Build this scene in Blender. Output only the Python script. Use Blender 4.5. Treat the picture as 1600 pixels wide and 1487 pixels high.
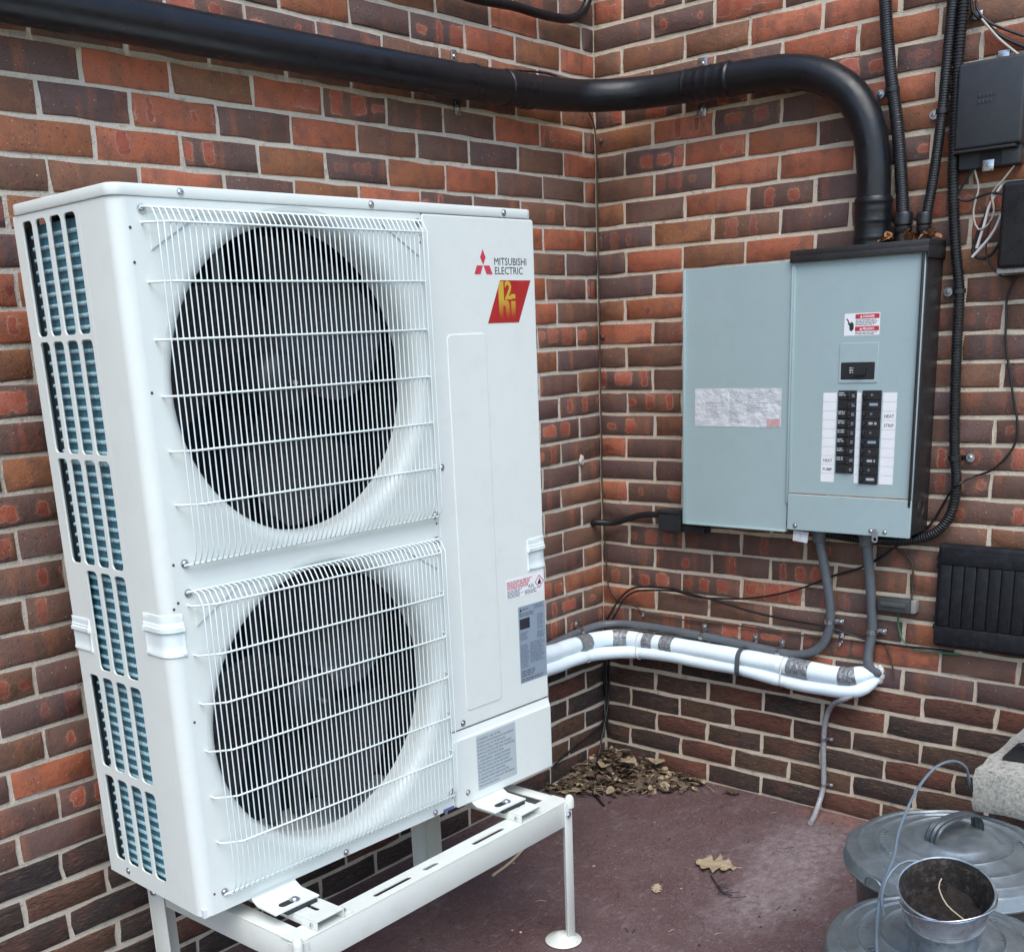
import bpy, bmesh, math, random
from mathutils import Vector, Matrix
random.seed(7)
for _o in list(bpy.data.objects):
    bpy.data.objects.remove(_o, do_unlink=True)
SC = bpy.context.scene
COL = SC.collection
R = math.radians

# ------------------------------------------------------------------ camera
cam_d = bpy.data.cameras.new('camera')
cam = bpy.data.objects.new('camera', cam_d); COL.objects.link(cam)
CAM_POS = Vector((-3.2120, -2.3037, 1.4967))
yaw, pitch, roll = 0.84795, -0.28459, -0.04643
fw = Vector((math.sin(yaw)*math.cos(pitch), math.cos(yaw)*math.cos(pitch), math.sin(pitch)))
rr = Vector((math.cos(yaw), -math.sin(yaw), 0)); uu = rr.cross(fw)
r2 = rr*math.cos(roll)+uu*math.sin(roll); u2 = uu*math.cos(roll)-rr*math.sin(roll)
cam.matrix_world = Matrix(((r2.x, u2.x, -fw.x, CAM_POS.x), (r2.y, u2.y, -fw.y, CAM_POS.y), (r2.z, u2.z, -fw.z, CAM_POS.z), (0, 0, 0, 1)))
cam_d.sensor_fit = 'HORIZONTAL'; cam_d.sensor_width = 36
cam_d.lens = 1789.84/1600*36
cam_d.shift_x = (800-771.617)/1600; cam_d.shift_y = (1050.465-743.5)/1600
cam_d.clip_start = 0.05; cam_d.clip_end = 500
SC.camera = cam

# ------------------------------------------------------------------ light
SUN_EL, SUN_AZ = R(56), R(226)          # azimuth measured from +Y clockwise: sun stands behind-left of the camera
w = bpy.data.worlds.new('World'); SC.world = w; w.use_nodes = True
nt = w.node_tree; bg = nt.nodes['Background']
sky = nt.nodes.new('ShaderNodeTexSky'); sky.sky_type = 'NISHITA'; sky.sun_disc = False
sky.sun_elevation = SUN_EL; sky.sun_rotation = SUN_AZ; sky.air_density = 1.0; sky.dust_density = 1.0; sky.ozone_density = 0.6
nt.links.new(sky.outputs[0], bg.inputs[0]); bg.inputs[1].default_value = 0.15; w.cycles.sampling_method = 'NONE'
sun_d = bpy.data.lights.new('sun', 'SUN'); sun_d.energy = 1.5; sun_d.angle = R(45); sun_d.color = (1.0, 0.975, 0.94)
sun = bpy.data.objects.new('sun', sun_d); COL.objects.link(sun)
sdir = Vector((math.sin(SUN_AZ)*math.cos(SUN_EL), math.cos(SUN_AZ)*math.cos(SUN_EL), math.sin(SUN_EL)))
sun.rotation_euler = sdir.to_track_quat('Z', 'Y').to_euler()
SC.view_settings.view_transform = 'Standard'; SC.view_settings.look = 'None'
SC.view_settings.exposure = 0.95; SC.view_settings.gamma = 1.0; SC.view_settings.use_curve_mapping = False
SC.render.engine = 'CYCLES'
SC.render.resolution_x, SC.render.resolution_y = 1024, 951
SC.cycles.max_bounces = 5; SC.cycles.diffuse_bounces = 3; SC.cycles.glossy_bounces = 3; SC.cycles.transmission_bounces = 4
SC.cycles.caustics_reflective = False; SC.cycles.caustics_refractive = False
SC.cycles.use_adaptive_sampling = True; SC.cycles.adaptive_threshold = 0.02; SC.cycles.use_denoising = True

# ------------------------------------------------------------------ helpers
DG = None
def new_obj(name, me, mat=None, parent=None):
    o = bpy.data.objects.new(name, me); COL.objects.link(o)
    if mat is not None and me is not None:
        if not me.materials: me.materials.append(mat)
    if parent is not None: o.parent = parent
    return o
def tag(o, label=None, cat=None, group=None, kind=None):
    if label: o['label'] = label
    if cat: o['category'] = cat
    if group: o['group'] = group
    if kind: o['kind'] = kind
    return o
def empty(name, loc, label=None, cat=None, group=None, rz=0):
    o = bpy.data.objects.new(name, None); COL.objects.link(o); o.location = loc; o.rotation_euler = (0, 0, rz)
    o.empty_display_size = 0.05
    return tag(o, label, cat, group)
def finish(bm, name, smooth=40):
    me = bpy.data.meshes.new(name)
    bmesh.ops.recalc_face_normals(bm, faces=bm.faces)
    bm.to_mesh(me); bm.free()
    if smooth:
        me.shade_smooth(); me.set_sharp_from_angle(angle=R(smooth))
    return me
def build(name, bm, mat, parent=None, smooth=40):
    return new_obj(name, finish(bm, name, smooth), mat, parent)
def box(bm, c, s, bev=0.0, rot=None, seg=2):
    b2 = bmesh.new(); bmesh.ops.create_cube(b2, size=1.0)
    for v in b2.verts: v.co = Vector((v.co.x*s[0], v.co.y*s[1], v.co.z*s[2]))
    if bev > 0: bmesh.ops.bevel(b2, geom=list(b2.edges), offset=bev, segments=seg, affect='EDGES', profile=0.5)
    m = Matrix.Translation(Vector(c))
    if rot is not None: m = m @ rot.to_4x4()
    bmesh.ops.transform(b2, matrix=m, verts=b2.verts)
    merge(bm, b2)
    return bm
def merge(bm, b2):
    mp = {v: bm.verts.new(v.co) for v in b2.verts}
    for f in b2.faces:
        try: bm.faces.new([mp[v] for v in f.verts])
        except ValueError: pass
    b2.free()
def mb(bm, lo, hi, bev=0.0, seg=2):
    lo, hi = Vector(lo), Vector(hi)
    return box(bm, (lo+hi)/2, hi-lo, bev, None, seg)
def B(name, lo, hi, mat, parent=None, bev=0.0, seg=2):
    return build(name, mb(bmesh.new(), lo, hi, bev, seg), mat, parent)
def catmull(pts, step):
    P = [Vector(p) for p in pts]
    if len(P) < 3:
        n = max(2, int((P[1]-P[0]).length/step)); return [P[0].lerp(P[1], i/n) for i in range(n+1)]
    out = []
    ext = [P[0]*2-P[1]] + P + [P[-1]*2-P[-2]]
    for i in range(1, len(ext)-2):
        a, b, c, d = ext[i-1], ext[i], ext[i+1], ext[i+2]
        n = max(2, int((c-b).length/step))
        for k in range(n):
            t = k/n; t2 = t*t; t3 = t2*t
            out.append(0.5*((2*b)+(c-a)*t+(2*a-5*b+4*c-d)*t2+(3*b-a-3*c+d)*t3))
    out.append(P[-1].copy())
    return out
def tube(bm, pts, r, n=10, cap=True):
    """sweep a circle along pts (already dense); r number or function of (index, arc length)"""
    N = len(pts); rings = []
    t0 = (pts[1]-pts[0]).normalized()
    up = Vector((0, 0, 1)) if abs(t0.z) < 0.9 else Vector((1, 0, 0))
    nrm = (up - t0*up.dot(t0)).normalized(); s = 0.0
    for i in range(N):
        t = (pts[min(i+1, N-1)]-pts[max(i-1, 0)])
        t = t.normalized() if t.length > 1e-9 else t0
        nrm = (nrm - t*nrm.dot(t)); nrm = nrm.normalized() if nrm.length > 1e-6 else t.orthogonal().normalized()
        bn = t.cross(nrm)
        if i: s += (pts[i]-pts[i-1]).length
        rad = r(i, s) if callable(r) else r
        rings.append([bm.verts.new(pts[i]+nrm*rad*math.cos(a)+bn*rad*math.sin(a)) for a in [2*math.pi*k/n for k in range(n)]])
    for i in range(N-1):
        for k in range(n):
            bm.faces.new((rings[i][k], rings[i][(k+1) % n], rings[i+1][(k+1) % n], rings[i+1][k]))
    if cap:
        bm.faces.new(rings[0][::-1]); bm.faces.new(rings[-1])
    return bm
def TB(name, pts, r, mat, parent=None, step=0.02, n=10):
    return build(name, tube(bmesh.new(), catmull(pts, step), r, n), mat, parent, 60)
def corrugated(name, pts, r, mat, parent=None, pitch=0.006, depth=0.0016, n=14):
    P = catmull(pts, 0.01)
    # resample evenly
    L = [0.0]
    for i in range(1, len(P)): L.append(L[-1]+(P[i]-P[i-1]).length)
    st = pitch/4; out = []; j = 0; k = 0
    while k*st < L[-1]:
        s = k*st
        while L[j+1] < s: j += 1
        out.append(P[j].lerp(P[j+1], (s-L[j])/max(1e-9, L[j+1]-L[j]))); k += 1
    prof = [0, 0, -depth, -depth]
    return build(name, tube(bmesh.new(), out, lambda i, s: r+prof[i % 4], n), mat, parent, 30)
def lathe(bm, prof, n=48, c=(0, 0, 0), axis='Z', closed=False):
    c = Vector(c); rings = []
    for (r, h) in prof:
        ring = []
        for k in range(n):
            a = 2*math.pi*k/n; x, y = r*math.cos(a), r*math.sin(a)
            p = {'Z': (x, y, h), 'Y': (x, h, y), 'X': (h, x, y)}[axis]
            ring.append(bm.verts.new(c+Vector(p)))
        rings.append(ring)
    for i in range(len(rings)-1):
        for k in range(n):
            bm.faces.new((rings[i][k], rings[i][(k+1) % n], rings[i+1][(k+1) % n], rings[i+1][k]))
    if closed:
        bm.faces.new(rings[0][::-1]); bm.faces.new(rings[-1])
    return bm
def rrect(x0, y0, x1, y1, r, n=5):
    pts = []
    for (cx, cy, a0) in ((x1-r, y1-r, 0), (x0+r, y1-r, 90), (x0+r, y0+r, 180), (x1-r, y0+r, 270)):
        for k in range(n+1):
            a = R(a0+90*k/n); pts.append((cx+r*math.cos(a), cy+r*math.sin(a)))
    return pts
def circ(cx, cy, r, n=48): return [(cx+r*math.cos(2*math.pi*k/n), cy+r*math.sin(2*math.pi*k/n)) for k in range(n)]
def plate_bm(outer, holes, th, bev=0.0):
    """flat plate with holes, lying in XY, from z=0 up to th, made with a filled 2D curve"""
    cu = bpy.data.curves.new('tmp', 'CURVE'); cu.dimensions = '2D'; cu.fill_mode = 'BOTH'
    cu.extrude = max(1e-5, th/2-bev); cu.bevel_depth = bev; cu.bevel_resolution = 1; cu.offset = -bev
    for loop in [outer]+list(holes):
        sp = cu.splines.new('POLY'); sp.points.add(len(loop)-1)
        for p, q in zip(sp.points, loop): p.co = (q[0], q[1], 0, 1)
        sp.use_cyclic_u = True
    o = bpy.data.objects.new('tmp', cu); COL.objects.link(o)
    me = bpy.data.meshes.new_from_object(o.evaluated_get(bpy.context.evaluated_depsgraph_get()))
    bm = bmesh.new(); bm.from_mesh(me)
    bpy.data.objects.remove(o); bpy.data.curves.remove(cu); bpy.data.meshes.remove(me)
    bmesh.ops.translate(bm, vec=(0, 0, th/2), verts=bm.verts)
    return bm
def xf(bm, fn):
    for v in bm.verts: v.co = Vector(fn(v.co))
    return bm
_tc = {}
def text_bm(s, h, w=None, align='LEFT', bold=0.0):
    """letters in XY; h = cap height; squeezed to width w; extruded 0.2 mm"""
    cu = bpy.data.curves.new('tmp', 'FONT'); cu.body = s; cu.size = h/0.7; cu.resolution_u = 2; cu.extrude = 0.0001; cu.offset = bold
    o = bpy.data.objects.new('tmp', cu); COL.objects.link(o)
    me = bpy.data.meshes.new_from_object(o.evaluated_get(bpy.context.evaluated_depsgraph_get()))
    bm = bmesh.new(); bm.from_mesh(me)
    bpy.data.objects.remove(o); bpy.data.curves.remove(cu); bpy.data.meshes.remove(me)
    if bm.verts:
        x0 = min(v.co.x for v in bm.verts); x1 = max(v.co.x for v in bm.verts)
        k = (w/(x1-x0)) if w else 1.0
        W = (x1-x0)*k; off = {'LEFT': 0, 'CENTER': -W/2, 'RIGHT': -W}[align]
        for v in bm.verts: v.co.x = (v.co.x-x0)*k+off
    return bm
def bars(bm, x0, x1, y0, y1, z, rows, fill=0.55, rnd=None, ragged=0.25):
    """print too small to read: rows of short strokes"""
    rnd = rnd or random.Random(1); rh = (y1-y0)/rows
    for i in range(rows):
        y = y1-(i+0.5)*rh; x = x0; xe = x1-(x1-x0)*ragged*rnd.random()
        while x < xe:
            w_ = rh*rnd.uniform(0.8, 3.5); w_ = min(w_, xe-x)
            if w_ > rh*0.3:
                v = [bm.verts.new(p) for p in ((x, y-rh*fill/2, z), (x+w_, y-rh*fill/2, z), (x+w_, y+rh*fill/2, z), (x, y+rh*fill/2, z))]
                bm.faces.new(v)
            x += w_+rh*0.45
    return bm

# ------------------------------------------------------------------ materials
def mat(name, col, rough=0.5, metal=0.0, var=0.12, vscale=8.0, bump=0.0, bscale=200.0, spec=0.5, rvar=0.1, dirt=None, dscale=6.0, damt=0.35, coat=0.0, trans=0.0, sss=0.0):
    m = bpy.data.materials.new(name); m.use_nodes = True
    t = m.node_tree; b = t.nodes['Principled BSDF']
    b.inputs['Metallic'].default_value = metal; b.inputs['Specular IOR Level'].default_value = spec
    b.inputs['Coat Weight'].default_value = coat; b.inputs['Transmission Weight'].default_value = trans
    tc = t.nodes.new('ShaderNodeTexCoord')
    n1 = t.nodes.new('ShaderNodeTexNoise'); n1.inputs['Scale'].default_value = vscale; n1.inputs['Detail'].default_value = 6; n1.inputs['Roughness'].default_value = 0.65
    t.links.new(tc.outputs['Object'], n1.inputs['Vector'])
    mr = t.nodes.new('ShaderNodeMapRange'); mr.inputs[1].default_value = 0.25; mr.inputs[2].default_value = 0.75
    mr.inputs[3].default_value = 1-var; mr.inputs[4].default_value = 1+var
    t.links.new(n1.outputs['Fac'], mr.inputs[0])
    mx = t.nodes.new('ShaderNodeVectorMath'); mx.operation = 'SCALE'; mx.inputs[0].default_value = col[:3]
    t.links.new(mr.outputs[0], mx.inputs['Scale'])
    colout = mx.outputs[0]
    if dirt:
        n2 = t.nodes.new('ShaderNodeTexNoise'); n2.inputs['Scale'].default_value = dscale; n2.inputs['Detail'].default_value = 9; n2.inputs['Roughness'].default_value = 0.75
        t.links.new(tc.outputs['Object'], n2.inputs['Vector'])
        rp = t.nodes.new('ShaderNodeMapRange'); rp.inputs[1].default_value = 0.5; rp.inputs[2].default_value = 0.72; rp.inputs[4].default_value = damt
        t.links.new(n2.outputs['Fac'], rp.inputs[0])
        mm = t.nodes.new('ShaderNodeMix'); mm.data_type = 'RGBA'; mm.inputs[7].default_value = (*dirt, 1)
        t.links.new(rp.outputs[0], mm.inputs[0]); t.links.new(colout, mm.inputs[6]); colout = mm.outputs[2]
    t.links.new(colout, b.inputs['Base Color'])
    r1 = t.nodes.new('ShaderNodeMapRange'); r1.inputs[1].default_value = 0.3; r1.inputs[2].default_value = 0.7
    r1.inputs[3].default_value = max(0.02, rough-rvar); r1.inputs[4].default_value = min(1, rough+rvar)
    n3 = t.nodes.new('ShaderNodeTexNoise'); n3.inputs['Scale'].default_value = vscale*3.3; n3.inputs['Detail'].default_value = 4
    t.links.new(tc.outputs['Object'], n3.inputs['Vector']); t.links.new(n3.outputs['Fac'], r1.inputs[0]); t.links.new(r1.outputs[0], b.inputs['Roughness'])
    if bump > 0:
        n4 = t.nodes.new('ShaderNodeTexNoise'); n4.inputs['Scale'].default_value = bscale; n4.inputs['Detail'].default_value = 5
        bp = t.nodes.new('ShaderNodeBump'); bp.inputs['Strength'].default_value = bump; bp.inputs['Distance'].default_value = 0.002
        t.links.new(tc.outputs['Object'], n4.inputs['Vector']); t.links.new(n4.outputs['Fac'], bp.inputs['Height']); t.links.new(bp.outputs[0], b.inputs['Normal'])
    return m
class NT:
    """small node-graph writer"""
    def __init__(s, name):
        s.m = bpy.data.materials.new(name); s.m.use_nodes = True; s.t = s.m.node_tree; s.b = s.t.nodes['Principled BSDF']
    def n(s, typ, **kw):
        nd = s.t.nodes.new(typ)
        for k, v in kw.items(): setattr(nd, k, v)
        return nd
    def put(s, sock, v):
        if hasattr(v, 'is_output'): s.t.links.new(v, sock)
        elif v is not None: sock.default_value = v
    def math(s, op, a, b=None, c=None, clamp=False):
        nd = s.n('ShaderNodeMath', operation=op, use_clamp=clamp)
        for i, v in enumerate((a, b, c)):
            if v is not None: s.put(nd.inputs[i], v)
        return nd.outputs[0]
    def vec(s, op, a, b=None, scale=None):
        nd = s.n('ShaderNodeVectorMath', operation=op); s.put(nd.inputs[0], a)
        if b is not None: s.put(nd.inputs[1], b)
        if scale is not None: s.put(nd.inputs['Scale'], scale)
        return nd.outputs['Value'] if op in ('LENGTH', 'DISTANCE', 'DOT_PRODUCT') else nd.outputs[0]
    def comb(s, x, y, z):
        nd = s.n('ShaderNodeCombineXYZ'); s.put(nd.inputs[0], x); s.put(nd.inputs[1], y); s.put(nd.inputs[2], z); return nd.outputs[0]
    def sep(s, v):
        nd = s.n('ShaderNodeSeparateXYZ'); s.put(nd.inputs[0], v); return nd.outputs
    def noise(s, v, scale, detail=4, rough=0.5, dist=0.0):
        nd = s.n('ShaderNodeTexNoise'); s.put(nd.inputs['Vector'], v); nd.inputs['Scale'].default_value = scale
        nd.inputs['Detail'].default_value = detail; nd.inputs['Roughness'].default_value = rough; nd.inputs['Distortion'].default_value = dist
        return nd.outputs['Fac']
    def white(s, v):
        nd = s.n('ShaderNodeTexWhiteNoise', noise_dimensions='3D'); s.put(nd.inputs['Vector'], v); return nd.outputs['Value']
    def rng(s, v, a, b, c=0.0, d=1.0, smooth=False):
        nd = s.n('ShaderNodeMapRange'); nd.interpolation_type = 'SMOOTHSTEP' if smooth else 'LINEAR'
        s.put(nd.inputs[0], v)
        for i, k in ((1, a), (2, b), (3, c), (4, d)): s.put(nd.inputs[i], k)
        return nd.outputs[0]
    def mix(s, f, a, b):
        nd = s.n('ShaderNodeMix', data_type='RGBA'); s.put(nd.inputs[0], f)
        s.put(nd.inputs[6], a if hasattr(a, 'is_output') else (*a, 1)); s.put(nd.inputs[7], b if hasattr(b, 'is_output') else (*b, 1))
        return nd.outputs[2]
    def ramp(s, f, stops):
        nd = s.n('ShaderNodeValToRGB'); s.put(nd.inputs[0], f); e = nd.color_ramp.elements
        while len(e) < len(stops): e.new(0.5)
        for k, (p, c) in zip(e, stops): k.position = p; k.color = (*c, 1)
        return nd.outputs[0]
    def bump(s, h, strength, dist=0.002):
        nd = s.n('ShaderNodeBump'); nd.inputs['Strength'].default_value = strength; nd.inputs['Distance'].default_value = dist
        s.put(nd.inputs['Height'], h); s.put(s.b.inputs['Normal'], nd.outputs[0])
def brick_mat(name, src, rough_face):
    g = NT(name)
    if src == 'object':
        oi = g.n('ShaderNodeObjectInfo'); par = oi.outputs['Color']
    else:
        at = g.n('ShaderNodeAttribute', attribute_name='brick_par'); par = at.outputs['Color']
    pr, pg, pb = g.sep(par)[:3]
    uv = g.n('ShaderNodeUVMap', uv_map='UVMap').outputs[0]
    u, v, _ = g.sep(uv)
    sd = g.comb(g.math('MULTIPLY', pb, 97.3), g.math('MULTIPLY', pr, 41.7), g.math('MULTIPLY', pg, 63.1))
    p = g.vec('ADD', uv, sd)
    if rough_face:
        base = g.ramp(pr, [(0.0, (0.055, 0.040, 0.038)), (0.3, (0.090, 0.058, 0.045)), (0.6, (0.150, 0.085, 0.052)), (0.8, (0.19, 0.072, 0.048)), (1.0, (0.235, 0.088, 0.055))])
        bl = g.noise(p, 11, 3); base = g.mix(g.rng(bl, 0.45, 0.7, 0, 0.55, True), base, (0.20, 0.075, 0.048))
        bl2 = g.noise(g.vec('ADD', p, (5, 3, 1)), 9, 3); base = g.mix(g.rng(bl2, 0.5, 0.7, 0, 0.5, True), base, (0.07, 0.05, 0.045))
        st = g.vec('MULTIPLY', p, (34, 190, 30)); gr = g.noise(st, 1.0, 4, 0.65, 1.1)
        fine = g.noise(p, 420, 3)
        tips = g.rng(gr, 0.54, 0.70, 0, 0.6, True); base = g.mix(tips, base, (0.30, 0.195, 0.135)); base = g.mix(g.rng(gr, 0.34, 0.47, 0.75, 0, True), base, (0.030, 0.022, 0.020))  # paler sanded crests; groove shade painted in as dark colour along the bump
        spk = g.rng(g.noise(p, 330, 2), 0.70, 0.74, 0, 0.7); base = g.mix(spk, base, (0.42, 0.36, 0.30))
        h = g.math('ADD', gr, g.math('MULTIPLY', fine, 0.18))
        g.put(g.b.inputs['Base Color'], base); g.b.inputs['Roughness'].default_value = 0.88
        g.bump(h, 1.0, 0.022)
        return g.m
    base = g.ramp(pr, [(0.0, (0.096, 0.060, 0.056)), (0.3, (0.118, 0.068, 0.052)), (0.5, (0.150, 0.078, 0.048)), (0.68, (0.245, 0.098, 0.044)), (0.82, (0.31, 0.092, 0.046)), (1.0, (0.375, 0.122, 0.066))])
    # vertical flame bands
    bd = g.noise(g.vec('MULTIPLY', p, (22, 2.5, 5)), 1.0, 2)
    bcol = g.ramp(g.noise(g.vec('ADD', p, (9, 2, 0)), 7, 2), [(0.3, (0.085, 0.055, 0.060)), (0.55, (0.24, 0.095, 0.046)), (0.75, (0.36, 0.105, 0.06))])
    base = g.mix(g.rng(bd, 0.5, 0.66, 0, 0.62, True), base, bcol)
    cl = g.noise(p, 18, 2, 0.6); base = g.mix(g.rng(cl, 0.42, 0.72, 0, 0.55, True), base, (0.105, 0.058, 0.045))
    # kiss marks: rounded red patches with a pale halo, left by the stacking in the kiln
    wob = g.math('MULTIPLY', g.math('SUBTRACT', g.noise(p, 55, 2), 0.5), 0.020)
    wob2 = g.math('MULTIPLY', g.math('SUBTRACT', g.noise(g.vec('ADD', p, (3, 7, 2)), 45, 2), 0.5), 0.020)
    CW = g.rng(g.math('FRACT', g.math('MULTIPLY', pb, 29.1)), 0, 1, 0.050, 0.088)
    cell = g.math('ADD', g.math('DIVIDE', g.math('ADD', u, wob), CW), g.math('MULTIPLY', g.math('FRACT', g.math('MULTIPLY', pb, 17.3)), 1.0))
    ci = g.math('FLOOR', cell); fu = g.math('MULTIPLY', g.math('SUBTRACT', g.math('FRACT', cell), 0.5), CW)
    cr = g.white(g.vec('ADD', sd, g.comb(ci, 0.0, 0.0)))
    cr2 = g.white(g.vec('ADD', sd, g.comb(ci, 3.0, 1.0)))
    hx = g.math('MULTIPLY', CW, g.rng(g.math('POWER', cr2, 1.6), 0, 1, 0.12, 0.45)); hy = g.rng(cr, 0.0, 0.72, 0.008, 0.029)
    vv = g.math('ADD', g.math('ADD', v, wob2), g.math('MULTIPLY', g.math('SUBTRACT', g.math('FRACT', g.math('MULTIPLY', pb, 7.7)), 0.5), 0.012))
    rad = 0.008
    ax = g.math('MAXIMUM', g.math('SUBTRACT', g.math('ABSOLUTE', fu), g.math('SUBTRACT', hx, rad)), 0.0)
    ay = g.math('MAXIMUM', g.math('SUBTRACT', g.math('ABSOLUTE', vv), g.math('SUBTRACT', hy, rad)), 0.0)
    d = g.math('SUBTRACT', g.vec('LENGTH', g.comb(ax, ay, 0.0)), rad)
    on = g.math('MULTIPLY', g.math('LESS_THAN', cr, 0.72), g.rng(pg, 0.42, 0.8, 0, 1, True))
    inside = g.math('MULTIPLY', g.rng(d, -0.0012, 0.0009, 1, 0, True), on)
    halo = g.math('MULTIPLY', g.rng(d, 0.0, 0.011, 0.55, 0, True), on)
    line = g.math('MULTIPLY', g.rng(g.math('ABSOLUTE', d), 0.0004, 0.0018, 0.75, 0, True), g.math('MULTIPLY', on, g.rng(cl, 0.35, 0.6, 0.1, 1)))
    base = g.mix(halo, base, (0.235, 0.105, 0.065))
    redc = g.ramp(g.math('ADD', cl, g.math('MULTIPLY', g.math('SUBTRACT', cr2, 0.5), 0.5)), [(0.3, (0.24, 0.058, 0.040)), (0.6, (0.31, 0.082, 0.046)), (0.8, (0.35, 0.11, 0.075))])
    base = g.mix(g.math('MULTIPLY', inside, 0.92), base, redc)
    base = g.mix(g.math('MULTIPLY', line, 0.75), base, (0.50, 0.29, 0.20))
    # pits, efflorescence specks, soot
    pit = g.n('ShaderNodeTexVoronoi'); pit.inputs['Scale'].default_value = 95; g.put(pit.inputs['Vector'], p)
    pk = g.math('MULTIPLY', g.rng(pit.outputs['Distance'], 0.10, 0.17, 1, 0), g.rng(bd, 0.40, 0.50, 0, 1))
    base = g.mix(g.math('MULTIPLY', pk, 0.8), base, (0.03, 0.024, 0.022))
    gn = g.noise(g.vec('ADD', p, (1, 9, 4)), 210, 2); base = g.mix(g.rng(gn, 0.30, 0.50, 0.30, 0), base, (0.05, 0.03, 0.028)); ws = g.rng(gn, 0.715, 0.75, 0, 0.7); base = g.mix(ws, base, (0.5, 0.45, 0.40))
    soot = g.rng(g.noise(g.vec('ADD', p, (4, 1, 8)), 25, 3, 0.7), 0.5, 0.75, 0, 0.32); base = g.mix(soot, base, (0.085, 0.055, 0.05)); base = g.vec('SCALE', base, None, 1.18)
    g.put(g.b.inputs['Base Color'], base)
    g.put(g.b.inputs['Roughness'], g.rng(cl, 0.3, 0.7, 0.58, 0.78)); g.b.inputs['Specular IOR Level'].default_value = 0.3
    h = g.math('SUBTRACT', g.noise(p, 50, 4, 0.6), g.math('MULTIPLY', pk, 0.35))
    g.bump(g.math('ADD', h, g.math('MULTIPLY', gn, 0.25)), 0.7, 0.0035)
    return g.m
BR = {(s, r): brick_mat('brick_%s_%s' % ('rough' if r else 'smooth', s), s, r) for s in ('object', 'mesh') for r in (0, 1)}
def mortar_mat(name, c1, c2):
    g = NT(name); tc = g.n('ShaderNodeTexCoord').outputs['Object']
    n = g.noise(tc, 5, 5, 0.6); f = g.noise(tc, 260, 4, 0.7); sm = g.noise(tc, 38, 5, 0.7)
    c = g.mix(g.rng(n, 0.3, 0.7), c1, c2); c = g.mix(g.rng(f, 0.52, 0.7, 0, 0.55), c, tuple(k*0.55 for k in c1)); c = g.mix(g.rng(sm, 0.56, 0.72, 0, 0.6), c, (0.18, 0.15, 0.125))
    g.put(g.b.inputs['Base Color'], c); g.b.inputs['Roughness'].default_value = 0.95; g.b.inputs['Specular IOR Level'].default_value = 0.2
    g.bump(g.math('ADD', f, g.math('MULTIPLY', sm, 1.3)), 0.9, 0.004)
    return g.m
MORT_L = mortar_mat('mortar_grey', (0.60, 0.54, 0.445), (0.69, 0.63, 0.53))
MORT_R = mortar_mat('mortar_tan', (0.67, 0.565, 0.43), (0.75, 0.65, 0.51))

WHITE = mat('unit_paint', (0.715, 0.765, 0.725), 0.36, var=0.025, vscale=3, bump=0.05, bscale=500, rvar=0.08, dirt=(0.50, 0.49, 0.44), dscale=14, damt=0.16)
WHITE2 = mat('grille_coating', (0.72, 0.80, 0.79), 0.38, var=0.02)
STANDW = mat('stand_paint', (0.67, 0.70, 0.64), 0.38, var=0.03, vscale=6, bump=0.06, bscale=350, dirt=(0.42, 0.38, 0.33), dscale=14, damt=0.25)
BLACKP = mat('fan_plastic', (0.068, 0.064, 0.068), 0.25, var=0.15, vscale=12)
DARK = mat('dark_inside', (0.018, 0.018, 0.02), 0.8, var=0.2)
COILM = mat('coil_fins', (0.045, 0.165, 0.225), 0.42, metal=0.2, var=0.25, vscale=40, bump=0.5, bscale=900)
COILT = mat('coil_tubes', (0.42, 0.66, 0.72), 0.3, metal=0.35, var=0.2, vscale=60)
STEEL = mat('zinc_steel', (0.55, 0.56, 0.58), 0.3, metal=1.0, var=0.15, vscale=60)
SCREWH = mat('screw_recess', (0.05, 0.05, 0.05), 0.6)
PIPEB = mat('black_pipe_paint', (0.0075, 0.0085, 0.0105), 0.34, spec=0.4, var=0.25, vscale=7, bump=0.10, bscale=60, rvar=0.1, dirt=(0.022, 0.02, 0.02), dscale=18, damt=0.35)
FLEXB = mat('black_flex', (0.010, 0.011, 0.0125), 0.36, var=0.2, vscale=20, dirt=(0.06, 0.055, 0.05), dscale=30, damt=0.4)
GREYC = mat('grey_flex', (0.105, 0.12, 0.135), 0.42, var=0.1, vscale=14, dirt=(0.2, 0.19, 0.18), dscale=40, damt=0.3)
INSUL = mat('white_insulation', (0.76, 0.88, 0.93), 0.5, var=0.04, vscale=10, bump=0.25, bscale=25, dirt=(0.5, 0.49, 0.47), dscale=15, damt=0.2)
TAPE = mat('duct_tape', (0.27, 0.285, 0.30), 0.32, metal=0.4, var=0.55, vscale=90, bump=1.0, bscale=90)
TAPE.node_tree.nodes['Bump'].inputs['Distance'].default_value = 0.006
HOSEM = mat('clear_hose', (0.40, 0.41, 0.43), 0.22, var=0.15, vscale=30, trans=0.25)
BOXP = mat('black_box_plastic', (0.026, 0.029, 0.034), 0.46, var=0.15, vscale=10, bump=0.15, bscale=400, dirt=(0.06, 0.058, 0.055), dscale=30, damt=0.35)
VENTP = mat('vent_plastic', (0.0085, 0.0095, 0.0125), 0.44, spec=0.35, var=0.2, vscale=10, bump=0.1, bscale=200, dirt=(0.06, 0.06, 0.06), dscale=50, damt=0.4)
PANELG = mat('panel_grey_enamel', (0.345, 0.445, 0.452), 0.40, var=0.035, vscale=4, bump=0.05, bscale=700, rvar=0.06, dirt=(0.20, 0.22, 0.22), dscale=22, damt=0.12)
PANELB = mat('panel_black_paint', (0.022, 0.021, 0.022), 0.45, var=0.25, vscale=14, bump=0.1, bscale=200, dirt=(0.07, 0.06, 0.05), dscale=30, damt=0.4)
BRKM = mat('breaker_plastic', (0.018, 0.018, 0.020), 0.42, var=0.2, vscale=30)
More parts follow.
